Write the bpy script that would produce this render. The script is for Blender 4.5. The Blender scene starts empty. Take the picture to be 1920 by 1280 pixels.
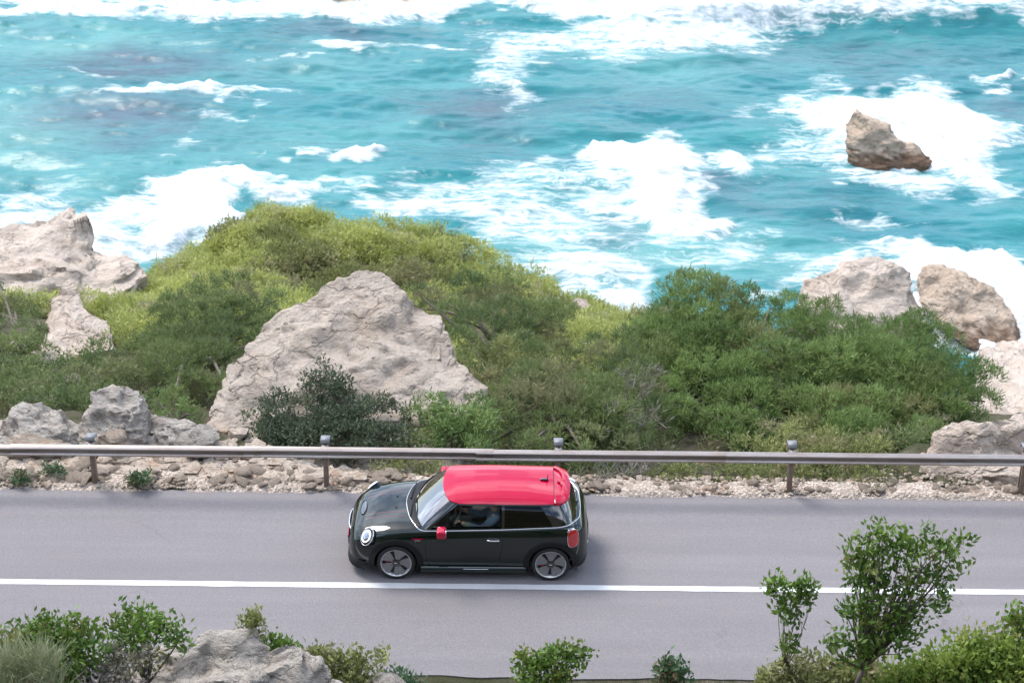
import bpy, bmesh, math, random
import numpy as np
from mathutils import Vector, Matrix
from mathutils.bvhtree import BVHTree

rad = math.radians
scn = bpy.context.scene
col = scn.collection

# ------------------------------------------------------------------ camera
CAM = np.array([0.0, -27.55, 18.2]); PITCH = rad(27.4); ROLL = rad(0.6); FPX = 3712.0
_f = np.array([0, math.cos(PITCH), -math.sin(PITCH)]); _r0 = np.array([1.0, 0, 0]); _u0 = np.cross(_r0, _f)
_r = math.cos(ROLL) * _r0 + math.sin(ROLL) * _u0
_u = -math.sin(ROLL) * _r0 + math.cos(ROLL) * _u0
cd = bpy.data.cameras.new('camera'); cam = bpy.data.objects.new('camera', cd); col.objects.link(cam)
M = Matrix(((_r[0], _u[0], -_f[0], CAM[0]), (_r[1], _u[1], -_f[1], CAM[1]), (_r[2], _u[2], -_f[2], CAM[2]), (0, 0, 0, 1)))
cam.matrix_world = M
cd.sensor_width = 36; cd.lens = FPX / 1920 * 36; cd.clip_start = 0.5; cd.clip_end = 8000
cd.dof.use_dof = True; cd.dof.focus_distance = 32.3; cd.dof.aperture_fstop = 1.9
scn.camera = cam

# ------------------------------------------------------------------ sky, sun, exposure
SUN_EL, SUN_AZ = rad(54), rad(-48)            # azimuth from +Y (seaward) towards +X
w = bpy.data.worlds.new('World'); scn.world = w; w.use_nodes = True
nt = w.node_tree; nt.nodes.clear()
out = nt.nodes.new('ShaderNodeOutputWorld'); bg = nt.nodes.new('ShaderNodeBackground')
sky = nt.nodes.new('ShaderNodeTexSky'); sky.sky_type = 'NISHITA'; sky.sun_disc = False
sky.sun_elevation = SUN_EL; sky.sun_rotation = SUN_AZ; sky.air_density = 1.0; sky.dust_density = 1.5
tc = nt.nodes.new('ShaderNodeTexCoord'); mp = nt.nodes.new('ShaderNodeMapping'); mp.inputs['Scale'].default_value = (1, 1, 2.2); mp.inputs['Location'].default_value = (3.1, 1.7, .4)
nz = nt.nodes.new('ShaderNodeTexNoise'); nz.inputs['Scale'].default_value = 2.3; nz.inputs['Detail'].default_value = 7; nz.inputs['Roughness'].default_value = .58
cr = nt.nodes.new('ShaderNodeValToRGB'); cr.color_ramp.elements[0].position = .46; cr.color_ramp.elements[1].position = .72
mx = nt.nodes.new('ShaderNodeMix'); mx.data_type = 'RGBA'
mx.inputs['B'].default_value = (14.0, 15.0, 16.5, 1)
L = nt.links.new
L(tc.outputs['Generated'], mp.inputs['Vector']); L(mp.outputs['Vector'], nz.inputs['Vector']); L(nz.outputs['Fac'], cr.inputs['Fac'])
L(cr.outputs['Color'], mx.inputs['Factor']); L(sky.outputs['Color'], mx.inputs['A']); L(mx.outputs['Result'], bg.inputs['Color'])
bg.inputs['Strength'].default_value = 0.125
L(bg.outputs['Background'], out.inputs['Surface'])
sd = bpy.data.lights.new('sun', 'SUN'); sd.energy = 1.7; sd.angle = rad(22); sd.color = (1.0, .95, .88)
sun = bpy.data.objects.new('sun', sd); col.objects.link(sun)
sdir = Vector((math.sin(SUN_AZ) * math.cos(SUN_EL), math.cos(SUN_AZ) * math.cos(SUN_EL), math.sin(SUN_EL)))
sun.rotation_euler = sdir.to_track_quat('Z', 'Y').to_euler(); sun.location = (10, 20, 60)
vs = scn.view_settings; vs.view_transform = 'Standard'; vs.look = 'None'; vs.exposure = 1.16; vs.gamma = 1; vs.use_curve_mapping = False
scn.cycles.use_denoising = True
scn.cycles.max_bounces = 6; scn.cycles.transparent_max_bounces = 12

# ------------------------------------------------------------------ helpers
def ray(px, py): return _f * FPX + _r * (px - 960) + _u * (640 - py)
def on_z(px, py, z):
    d = ray(px, py); return CAM + d * ((z - CAM[2]) / d[2])
def on_y(px, py, y):
    d = ray(px, py); return CAM + d * ((y - CAM[1]) / d[1])
def scale_at(p): return FPX / float((np.asarray(p) - CAM) @ _f)     # photograph pixels per metre at a point

def _hash(ix, iy, iz, s):
    h = (ix.astype(np.int64) * 374761393 + iy.astype(np.int64) * 668265263 + iz.astype(np.int64) * 2147483647 + s * 1274126177) & 0xffffffff
    h = ((h ^ (h >> 13)) * 1274126177) & 0xffffffff
    h = ((h ^ (h >> 16)) * 2246822519) & 0xffffffff
    return ((h ^ (h >> 15)) & 0xffffff) / float(0xffffff)
def vnoise(p, s=0):
    f = np.floor(p); t = p - f; t = t * t * t * (t * (t * 6 - 15) + 10); i = f.astype(np.int64)
    r = 0
    for dx in (0, 1):
        wx = t[:, 0] if dx else 1 - t[:, 0]
        for dy in (0, 1):
            wy = t[:, 1] if dy else 1 - t[:, 1]
            for dz in (0, 1):
                wz = t[:, 2] if dz else 1 - t[:, 2]
                r = r + wx * wy * wz * _hash(i[:, 0] + dx, i[:, 1] + dy, i[:, 2] + dz, s)
    return r * 2 - 1
def fbm(p, oct=4, s=0, g=.5):
    a, r = 1.0, 0
    for o in range(oct):
        r = r + a * vnoise(p * (2 ** o) + o * 17.3, s + o); a *= g
    return r
def arr(*c): return np.stack(np.broadcast_arrays(*c), -1).astype(float)
def sstep(a, b, x):
    t = np.clip((x - a) / (b - a), 0, 1); return t * t * (3 - 2 * t)

def link(name, me, m=None, parent=None):
    o = bpy.data.objects.new(name, me); col.objects.link(o)
    if m is not None and me is not None and len(me.materials) == 0: me.materials.append(m)
    if parent is not None: o.parent = parent
    return o
def mesh_np(name, V, Fa, smooth=True, sharp=None):
    """V (n,3); Fa (m,k) array or list of such arrays / lists of faces"""
    me = bpy.data.meshes.new(name); V = np.asarray(V, np.float32)
    if isinstance(Fa, np.ndarray): Fa = [Fa]
    loops, starts, tot, st = [], [], [], 0
    for A in Fa:
        A = np.asarray(A, np.int32)
        if A.size == 0: continue
        k = A.shape[1]; loops.append(A.ravel()); starts.append(st + np.arange(len(A)) * k); st += A.size
    loops = np.concatenate(loops); starts = np.concatenate(starts).astype(np.int32)
    me.vertices.add(len(V)); me.vertices.foreach_set('co', V.ravel())
    me.loops.add(len(loops)); me.loops.foreach_set('vertex_index', loops)
    me.polygons.add(len(starts)); me.polygons.foreach_set('loop_start', starts)
    me.update(calc_edges=True); me.validate()
    if smooth: me.polygons.foreach_set('use_smooth', np.ones(len(me.polygons), bool))
    if sharp: me.set_sharp_from_angle(angle=rad(sharp))
    return me
def grid_faces(n, m, wrap_n=False, wrap_m=False):
    i = np.arange(n if wrap_n else n - 1); j = np.arange(m if wrap_m else m - 1)
    I, J = np.meshgrid(i, j, indexing='ij'); I2, J2 = (I + 1) % n, (J + 1) % m
    return np.stack([I * m + J, I2 * m + J, I2 * m + J2, I * m + J2], -1).reshape(-1, 4)
def grid_mesh(name, G, wrap_n=False, wrap_m=False, flip=False, sharp=None):
    n, m = G.shape[:2]; Fa = grid_faces(n, m, wrap_n, wrap_m)
    if flip: Fa = Fa[:, ::-1]
    return mesh_np(name, G.reshape(-1, 3), Fa, True, sharp)
def attr(me, name, vals):
    a = me.attributes.new(name, 'FLOAT', 'POINT'); a.data.foreach_set('value', np.asarray(vals, np.float32))
def tube_np(P, R, k=8, cap=True):
    P = np.asarray(P, float); n = len(P); R = np.broadcast_to(np.asarray(R, float), (n,))
    T = np.gradient(P, axis=0); T /= np.linalg.norm(T, axis=1)[:, None] + 1e-9
    ref = np.array([0, 0, 1.0]) if abs(T[0, 2]) < .9 else np.array([1.0, 0, 0])
    V = []
    for i in range(n):
        a = np.cross(T[i], ref); a /= np.linalg.norm(a) + 1e-9; b = np.cross(T[i], a)
        an = np.arange(k) * 2 * math.pi / k
        V.append(P[i] + R[i] * (np.cos(an)[:, None] * a + np.sin(an)[:, None] * b))
    V = np.concatenate(V); Fa = [grid_faces(n, k, False, True)]
    if cap: Fa += [np.arange(k)[None, :], (np.arange(k)[::-1] + (n - 1) * k)[None, :]]
    return V, Fa
def tube(name, P, R, m, parent=None, k=8, closed=False):
    P = np.asarray(P, float)
    if closed: P = np.concatenate([P, P[:2]])
    V, Fa = tube_np(P, R, k, not closed); return link(name, mesh_np(name, V, Fa, True, 50), m, parent)
def join_np(parts):
    V, F4, off = [], {}, 0
    for v, fs in parts:
        for A in fs:
            A = np.asarray(A); F4.setdefault(A.shape[1], []).append(A + off)
        V.append(v); off += len(v)
    return np.concatenate(V), [np.concatenate(a) for a in F4.values()]
def box_np(c, s, rot=None):
    q = np.array([[x, y, z] for x in (-.5, .5) for y in (-.5, .5) for z in (-.5, .5)]) * np.asarray(s, float)
    if rot is not None: q = q @ np.array(rot.to_3x3()).T
    return q + np.asarray(c, float), [np.array([[0, 1, 3, 2], [4, 6, 7, 5], [0, 4, 5, 1], [2, 3, 7, 6], [0, 2, 6, 4], [1, 5, 7, 3]])]
def bevelled(name, parts, m, parent=None, bev=.02, seg=3):
    V, Fa = join_np(parts); me = mesh_np(name, V, Fa, False)
    bm = bmesh.new(); bm.from_mesh(me)
    bmesh.ops.bevel(bm, geom=bm.edges[:], offset=bev, segments=seg, affect='EDGES', profile=.5)
    bmesh.ops.recalc_face_normals(bm, faces=bm.faces[:]); bm.to_mesh(me); bm.free()
    me.polygons.foreach_set('use_smooth', np.ones(len(me.polygons), bool)); me.set_sharp_from_angle(angle=rad(35))
    return link(name, me, m, parent)
def empty(name, loc, rz=0):
    o = bpy.data.objects.new(name, None); col.objects.link(o); o.location = loc; o.rotation_euler = (0, 0, rz); o.empty_display_size = .3; return o
def tag(o, label=None, cat=None, group=None, kind=None):
    if label: o['label'] = label
    if cat: o['category'] = cat
    if group: o['group'] = group
    if kind: o['kind'] = kind
    return o

# ------------------------------------------------------------------ materials
class NT:
    def __init__(s, name):
        s.m = bpy.data.materials.new(name); s.m.use_nodes = True; s.t = s.m.node_tree; s.t.nodes.clear()
        s.out = s.n('ShaderNodeOutputMaterial'); s.tc = s.n('ShaderNodeTexCoord')
    def n(s, t, **k):
        x = s.t.nodes.new(t)
        for a, b in k.items(): setattr(x, a, b)
        return x
    def l(s, a, b): s.t.links.new(a, b)
    def noise(s, scale, detail=4, rough=.55, vec=None, stretch=None, coord='Object', dist=0):
        x = s.n('ShaderNodeTexNoise'); x.inputs['Scale'].default_value = scale; x.inputs['Detail'].default_value = detail; x.inputs['Roughness'].default_value = rough; x.inputs['Distortion'].default_value = dist
        v = vec or s.tc.outputs[coord]
        if stretch:
            mp = s.n('ShaderNodeMapping'); mp.inputs['Scale'].default_value = stretch; s.l(v, mp.inputs['Vector']); v = mp.outputs['Vector']
        s.l(v, x.inputs['Vector']); return x.outputs['Fac']
    def voro(s, scale, feature='F1', stretch=None, vec=None):
        x = s.n('ShaderNodeTexVoronoi'); x.feature = feature; x.inputs['Scale'].default_value = scale
        v = vec or s.tc.outputs['Object']
        if stretch:
            mp = s.n('ShaderNodeMapping'); mp.inputs['Scale'].default_value = stretch; s.l(v, mp.inputs['Vector']); v = mp.outputs['Vector']
        s.l(v, x.inputs['Vector']); return x.outputs['Distance']
    def ramp(s, fac, stops):
        x = s.n('ShaderNodeValToRGB'); e = x.color_ramp.elements
        while len(e) < len(stops): e.new(.5)
        for a, (p, c) in zip(e, stops):
            a.position = p; a.color = (*c, 1) if isinstance(c, tuple) else (c, c, c, 1)
        s.l(fac, x.inputs['Fac']); return x.outputs['Color']
    def mix(s, fac, a, b, mode='MIX'):
        x = s.n('ShaderNodeMix'); x.data_type = 'RGBA'; x.blend_type = mode
        for v, i in ((fac, x.inputs['Factor']), (a, x.inputs['A']), (b, x.inputs['B'])):
            if isinstance(v, (int, float)): i.default_value = v if i.type == 'VALUE' else (v, v, v, 1)
            elif isinstance(v, tuple): i.default_value = (*v, 1)
            else: s.l(v, i)
        return x.outputs['Result']
    def math(s, op, a, b=0.0, c=None):
        x = s.n('ShaderNodeMath', operation=op)
        for v, i in zip((a, b, c), x.inputs):
            if v is None: continue
            if isinstance(v, (int, float)): i.default_value = v
            else: s.l(v, i)
        return x.outputs[0]
    def att(s, name):
        x = s.n('ShaderNodeAttribute'); x.attribute_name = name; return x.outputs['Fac']
    def bump(s, h, strength=.4, dist=.02, normal=None):
        x = s.n('ShaderNodeBump'); x.inputs['Strength'].default_value = strength; x.inputs['Distance'].default_value = dist; s.l(h, x.inputs['Height'])
        if normal is not None: s.l(normal, x.inputs['Normal'])
        return x.outputs['Normal']
    def bsdf(s, colr, rough=.6, metal=0, normal=None, coat=0, spec=.5, ior=1.5, emit=None, es=0):
        x = s.n('ShaderNodeBsdfPrincipled')
        for v, nme in ((colr, 'Base Color'), (rough, 'Roughness'), (metal, 'Metallic')):
            i = x.inputs[nme]
            if isinstance(v, tuple): i.default_value = (*v, 1)
            elif isinstance(v, (int, float)): i.default_value = v
            else: s.l(v, i)
        x.inputs['Coat Weight'].default_value = coat; x.inputs['Coat Roughness'].default_value = .02; x.inputs['Coat IOR'].default_value = 1.62; x.inputs['Specular IOR Level'].default_value = spec; x.inputs['IOR'].default_value = ior
        if normal is not None: s.l(normal, x.inputs['Normal'])
        if emit: x.inputs['Emission Color'].default_value = (*emit, 1); x.inputs['Emission Strength'].default_value = es
        s.sh = x.outputs[0]; s.l(x.outputs[0], s.out.inputs['Surface']); return x
def plain(name, c, rough=.5, metal=0, coat=0, var=.12, scale=6, spec=.5, emit=None, es=0, bump=0):
    t = NT(name); n = t.noise(scale, 5)
    cc = t.mix(n, tuple(v * (1 - var) for v in c), tuple(min(1, v * (1 + var)) for v in c))
    nm = t.bump(t.noise(scale * 12, 3), bump, .01) if bump else None
    t.bsdf(cc, rough, metal, nm, coat, spec, emit=emit, es=es); return t.m

def rock_mat(name, c1, c2, c3, scale=1.0, warm=(.46, .30, .19), warm_amt=.55):
    t = NT(name)
    big = t.noise(.55 * scale, 6, .6); mid = t.noise(2.2 * scale, 8, .65, stretch=(1, 1, 2.2), dist=.4); fine = t.noise(14 * scale, 6, .7)
    c = t.mix(t.ramp(big, [(.35, 0.), (.65, 1.)]), c1, c2)
    c = t.mix(t.math('MULTIPLY', t.ramp(t.noise(1.1 * scale, 5, .6, stretch=(1, 1, 1.6)), [(.52, 0.), (.68, 1.)]), warm_amt), c, warm)
    c = t.mix(t.math('MULTIPLY', t.ramp(mid, [(.50, 0.), (.64, 1.)]), .75), c, c3)
    c = t.mix(t.ramp(fine, [(.3, .42), (.7, 0.)]), c, c3)
    wn = t.n('ShaderNodeTexNoise'); wn.inputs['Scale'].default_value = 2 * scale; wn.inputs['Detail'].default_value = 5; t.l(t.tc.outputs['Object'], wn.inputs['Vector']); wa = t.n('ShaderNodeVectorMath', operation='ADD'); t.l(t.tc.outputs['Object'], wa.inputs[0]); t.l(wn.outputs['Color'], wa.inputs[1])
    vor = t.voro(.9 * scale, 'DISTANCE_TO_EDGE', stretch=(.5, .5, 2.4), vec=wa.outputs[0])
    crack = t.ramp(vor, [(0.0, 1.), (.03, 0.)])
    c = t.mix(t.math('MULTIPLY', crack, t.ramp(t.noise(.9 * scale, 3), [(.5, 0.), (.64, .7)])), c, tuple(v * .4 for v in c3))
    pit = t.ramp(t.voro(5.5 * scale, 'F1', stretch=(.8, .8, 1.5)), [(.10, 1.), (.22, 0.)]); c = t.mix(t.math('MULTIPLY', pit, t.ramp(t.noise(1.6 * scale, 4), [(.48, 0.), (.62, .7)])), c, tuple(v * .45 for v in c3))
    lich = t.ramp(t.noise(3.4 * scale, 7, .75), [(.60, 0.), (.70, .45)]); c = t.mix(lich, c, (.22, .21, .18))
    c = t.mix(t.math('MULTIPLY', t.att('wet'), .85), c, (.15, .085, .05))
    h = t.math('ADD', t.math('MULTIPLY', mid, 1.2), t.math('MULTIPLY', fine, .5))
    h = t.math('SUBTRACT', h, t.math('ADD', t.math('MULTIPLY', crack, .25), t.math('MULTIPLY', pit, .25)))
    t.bsdf(c, .92, 0, t.bump(h, 1.0, .20 / scale), spec=.2); return t.m
def leaf_mat(name, c_lo, c_hi, c_odd=None, trans=.3):
    t = NT(name); a = t.att('tint'); b = t.att('odd')
    c = t.mix(a, c_lo, c_hi)
    if c_odd: c = t.mix(t.math('MULTIPLY', b, .85), c, c_odd)
    p = t.bsdf(c, .55, spec=.35)
    tr = t.n('ShaderNodeBsdfTranslucent'); t.l(t.mix(.35, c, c_hi), tr.inputs['Color'])
    ms = t.n('ShaderNodeMixShader'); ms.inputs[0].default_value = trans
    t.l(t.sh, ms.inputs[1]); t.l(tr.outputs[0], ms.inputs[2]); t.l(ms.outputs[0], t.out.inputs['Surface']); return t.m

MT = {}
MT['bark'] = plain('bark', (.13, .105, .09), .9, scale=9, var=.35, bump=.6)
MT['dead_wood'] = plain('dead_wood', (.27, .24, .24), .9, scale=9, var=.25, bump=.4)
MT['pine'] = leaf_mat('pine_needles', (.078, .142, .044), (.245, .335, .110), (.27, .25, .12), .38)
MT['pine_dark'] = leaf_mat('pine_needles_dark', (.066, .112, .044), (.220, .275, .100), (.25, .22, .13), .38)
MT['olive'] = leaf_mat('olive_scrub', (.13, .155, .055), (.31, .33, .12), (.30, .25, .16), .38)
MT['yellow'] = leaf_mat('painted_sun_scrub', (.22, .27, .065), (.53, .55, .18), (.44, .38, .29), .4)  # headland sunlight painted in: leaf colours brighter than the nearer scrub
MT['lentisk'] = leaf_mat('dark_lentisk', (.045, .068, .040), (.115, .145, .085), (.16, .17, .10), .3)
MT['broad'] = leaf_mat('broad_leaves', (.045, .105, .018), (.16, .26, .045), (.24, .20, .06))
MT['broad_l'] = leaf_mat('bright_broad_leaves', (.12, .20, .035), (.31, .41, .085), (.30, .27, .10), .4)
MT['silver'] = leaf_mat('silvery_grass', (.20, .23, .13), (.36, .38, .22), (.30, .26, .18), .2)
MT['grey_brush'] = leaf_mat('dry_grey_brush', (.16, .135, .13), (.30, .265, .26), (.20, .21, .10), .1)
MT['bluegreen'] = leaf_mat('bluegreen_leaves', (.05, .115, .055), (.11, .20, .09), (.20, .12, .06))
MT['rock_big'] = rock_mat('pale_limestone', (.66, .56, .465), (.59, .51, .435), (.32, .265, .22), .8, warm_amt=.3)
MT['rock_grey'] = rock_mat('grey_limestone', (.60, .54, .475), (.51, .465, .415), (.28, .25, .22), 1.2, warm_amt=.3)
MT['rock_far'] = rock_mat('bleached_shore_limestone', (.78, .66, .56), (.70, .60, .51), (.47, .385, .32), .7, warm=(.55, .38, .25), warm_amt=.4)
MT['rock_sea'] = rock_mat('brown_sea_rock', (.74, .60, .47), (.66, .53, .42), (.38, .29, .22), .7, warm=(.64, .45, .28), warm_amt=.4)
MT['rubble'] = rock_mat('rubble_stone', (.60, .50, .405), (.51, .435, .365), (.33, .26, .20), 2.5, warm=(.50, .31, .19), warm_amt=.8)
def ground_mat():
    t = NT('hillside_soil')
    n1 = t.noise(.35, 6, .6); n2 = t.noise(5, 6, .7); n3 = t.noise(30, 4, .7)
    c = t.mix(t.ramp(n1, [(.42, 0.), (.6, 1.)]), (.075, .080, .042), (.17, .15, .11))
    c = t.mix(t.ramp(n2, [(.45, 0.), (.58, .85)]), c, (.050, .062, .024))
    c = t.mix(t.ramp(n3, [(.3, .4), (.7, 0.)]), c, (.10, .075, .055))
    t.bsdf(c, .95, 0, t.bump(t.math('ADD', n2, n3), .8, .08), spec=.15); return t.m
def verge_mat():
    t = NT('verge_gravel')
    n2 = t.noise(6, 6, .7); v = t.voro(16, 'F1'); v2 = t.voro(38, 'F1')
    c = t.mix(t.ramp(n2, [(.35, 0.), (.65, 1.)]), (.50, .42, .345), (.66, .57, .49))
    c = t.mix(t.ramp(v, [(.25, 0.), (.6, .55)]), c, (.20, .15, .12)); c = t.mix(t.ramp(v2, [(.2, .3), (.6, 0.)]), c, (.55, .48, .43))
    h = t.math('SUBTRACT', 1.0, v); t.bsdf(c, .95, 0, t.bump(t.math('ADD', h, t.math('MULTIPLY', v2, -.5)), .9, .05), spec=.15); return t.m
def road_mat():
    t = NT('worn_asphalt')
    big = t.noise(.6, 5, .6, stretch=(.35, 1.6, 1)); lane = t.noise(1.0, 4, .5, stretch=(.06, 2.4, 1)); fine = t.noise(90, 3, .8); grit = t.voro(70)
    c = t.mix(t.ramp(big, [(.3, 0.), (.7, 1.)]), (.222, .207, .210), (.268, .252, .256))
    c = t.mix(t.ramp(lane, [(.35, .45), (.65, 0.)]), c, (.175, .163, .172))
    c = t.mix(t.ramp(t.noise(26, 4, .8), [(.38, .40), (.6, 0.)]), c, (.12, .11, .113)); c = t.mix(t.ramp(fine, [(.35, .5), (.65, 0.)]), c, (.10, .09, .095)); c = t.mix(t.ramp(grit, [(.1, .4), (.35, 0.)]), c, (.38, .355, .345))
    st = t.noise(1.6, 4, .6, stretch=(1, 1.5, 1)); c = t.mix(t.ramp(st, [(.66, 0.), (.74, .4)]), c, (.24, .19, .17))
    wn = t.n('ShaderNodeTexNoise'); wn.inputs['Scale'].default_value = 1.5; wn.inputs['Detail'].default_value = 6; t.l(t.tc.outputs['Object'], wn.inputs['Vector']); wa = t.n('ShaderNodeVectorMath', operation='ADD'); t.l(t.tc.outputs['Object'], wa.inputs[0]); t.l(wn.outputs['Color'], wa.inputs[1])
    ck = t.ramp(t.voro(.32, 'DISTANCE_TO_EDGE', stretch=(.7, 1.3, 1), vec=wa.outputs[0]), [(0., 1.), (.006, 0.)]); c = t.mix(t.math('MULTIPLY', ck, t.ramp(t.noise(.4, 3), [(.5, 0.), (.64, .3)])), c, (.09, .083, .083))
    t.bsdf(c, .82, 0, t.bump(t.math('ADD', fine, grit), .4, .010), spec=.3); return t.m
def paint_line_mat():
    t = NT('road_paint'); n = t.noise(26, 5, .75); n2 = t.noise(1.2, 4, .6)
    c = t.mix(t.ramp(n2, [(.3, 0.), (.7, 1.)]), (.50, .50, .505), (.62, .62, .62)); c = t.mix(t.ramp(n, [(.32, .6), (.44, 0.)]), c, (.42, .40, .40))
    t.bsdf(c, .6, 0, t.bump(n, .2, .004)); return t.m
MT['ground'] = ground_mat(); MT['verge'] = verge_mat(); MT['road'] = road_mat(); MT['line'] = paint_line_mat()
def steel_mat():
    t = NT('weathered_galvanised_steel'); n = t.noise(3, 6, .65, stretch=(.25, 1, 1)); n2 = t.noise(22, 5, .7)
    c = t.mix(t.ramp(n, [(.35, 0.), (.7, 1.)]), (.42, .385, .37), (.27, .205, .165)); c = t.mix(t.ramp(n2, [(.56, 0.), (.72, .55)]), c, (.22, .13, .075))
    t.bsdf(c, .36, .6, t.bump(n2, .1, .005)); return t.m
MT['steel'] = steel_mat()
MT['post'] = plain('rusty_post_steel', (.23, .165, .13), .75, .2, scale=7, var=.4, bump=.3)
MT['cap'] = plain('post_cap_zinc', (.20, .205, .22), .6, .3, scale=8)

# ------------------------------------------------------------------ terrain
SEA = -15.0
RY0, RY1 = -3.40, 1.90          # near and far edge of the asphalt
RIDGE_X = np.array([-40, -24, -16, -13, -11.5, -10, -8.3, -5, -3.2, -1.2, .3, 2.2, 3.6, 5.5, 9, 40])
RIDGE_Z = np.array([-15, -12.5, -12.2, -11.6, -11.2, -10.2, -9.5, -9.8, -10.2, -10.8, -11.5, -12.4, -13.2, -14.8, -17, -18])
def terrain(x, y):
    x = np.asarray(x, float); y = np.asarray(y, float); x, y = np.broadcast_arrays(x, y)
    p = arr(x.ravel(), y.ravel(), 0 * x.ravel())
    n = fbm(p * .35, 4, 3).reshape(x.shape); n2 = fbm(p * 1.7, 3, 9).reshape(x.shape)
    near = np.where(y < RY0, -.18 * sstep(0, .35, RY0 - y) + .67 * np.clip(RY0 - .45 - y, 0, None) + (.25 * n + .10 * n2) * sstep(.3, 2.5, RY0 - y), 0)
    d = np.clip(y - 2.35, 0, None)
    lev = np.where(x < -3.2, sstep(-3.2, -5.5, x) * 1.5, 0) + np.where(x > 6.2, sstep(6.2, 7.6, x) * 1.5, 0)   # level shelf under the boulders
    d2 = np.clip(d - lev, 0, None)
    k = .36 + .17 * sstep(4, 12, x)
    far = -k * np.clip(d2, 0, 22) - .18 * np.clip(d2 - 22, 0, None) - .35 * sstep(0, 1.5, d2) * (1 - .5 * sstep(8, 20, d2))
    rz = np.interp(x, RIDGE_X, RIDGE_Z)
    wgt = sstep(21, 33, y); far = far * (1 - wgt) + rz * wgt
    far = far - 6.5 * sstep(34.2, 40, y) - 6 * sstep(37, 46, y)
    far = far + (.35 * n + .12 * n2) * sstep(.2, 3, d)
    z = np.where(y < RY0, near, np.where(y > 2.35, far, 0)) - .035
    return z
def th(x, y): return float(terrain(np.array([x]), np.array([y]))[0])
def graded(a, b, step, lim_lo, lim_hi, g=1.35):
    v = list(np.arange(a, b + 1e-6, step)); s = step
    while v[-1] < lim_hi: s *= g; v.append(v[-1] + s)
    s = step; lo = []
    q = v[0]
    while q > lim_lo: s *= g; q -= s; lo.append(q)
    return np.array(lo[::-1] + v)
xs = graded(-19, 19, .25, -160, 160); ys = graded(-9, 46, .25, -75, 47)
X, Y = np.meshgrid(xs, ys, indexing='ij')
Z = terrain(X, Y)
Z = Z - .6 * ((Y > RY0 - .05) & (Y < RY1 - .1)) * 0
gob = tag(link('ground', grid_mesh('ground', np.stack([X, Y, Z], -1)), MT['ground']), kind='structure')

# verge strip of gravel beside the asphalt
xs2 = np.arange(-60, 60.01, .2); v_in = np.full(len(xs2), RY1 - .12)
px_ = arr(xs2, 0 * xs2, 0 * xs2)
rows = []
for k in range(9):
    t_ = k / 8; yy = RY1 - .12 + t_ * (1.15 - .62 * sstep(-2.6, -1.2, xs2)) + (.14 * fbm(px_ * .8, 3, 21) if k == 8 else 0)
    zz = terrain(xs2, yy) + .030 + (.05 * fbm(arr(xs2 * 2.2, yy * 2.2, 0 * xs2), 3, 5) + .02) * (1 if 0 < k < 8 else 0) - (.12 if k == 8 else 0) - (.04 if k == 0 else 0)
    rows.append(arr(xs2, yy, zz))
verge = tag(link('verge', grid_mesh('verge', np.stack(rows, 0), flip=True), MT['verge']), kind='structure')
# road
e1 = RY1 + .05 * fbm(px_ * .9, 4, 31); e0 = RY0 + .06 * fbm(px_ * 1.1, 4, 37)
rows = [arr(xs2, e0 + .02, 0 * xs2 - .16)]
for k in range(13):
    t_ = k / 12; yy = e0 * (1 - t_) + e1 * t_; rows.append(arr(xs2, yy, .03 * (1 - (2 * t_ - 1) ** 2) - .03 + 0 * xs2))
rows.append(arr(xs2, e1 + .01, 0 * xs2 - .07))
rm = grid_mesh('road', np.stack(rows, 0), flip=True, sharp=40); road = tag(link('road', rm, MT['road']), kind='structure')
def road_z(y):
    t_ = (y - RY0) / (RY1 - RY0); return .03 * (1 - (2 * t_ - 1) ** 2) - .03
LY = -1.03; hw = .072
jl = .006 * fbm(arr(xs2 * 3, 0 * xs2, 0 * xs2), 3, 77)
rows = [arr(xs2, LY + s * hw + s * jl, road_z(LY + s * hw) + .005 + 0 * xs2) for s in (-1, 0, 1)]
tag(link('centre_line', grid_mesh('centre_line', np.stack(rows, 0), flip=True), MT['line']), kind='structure')

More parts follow.
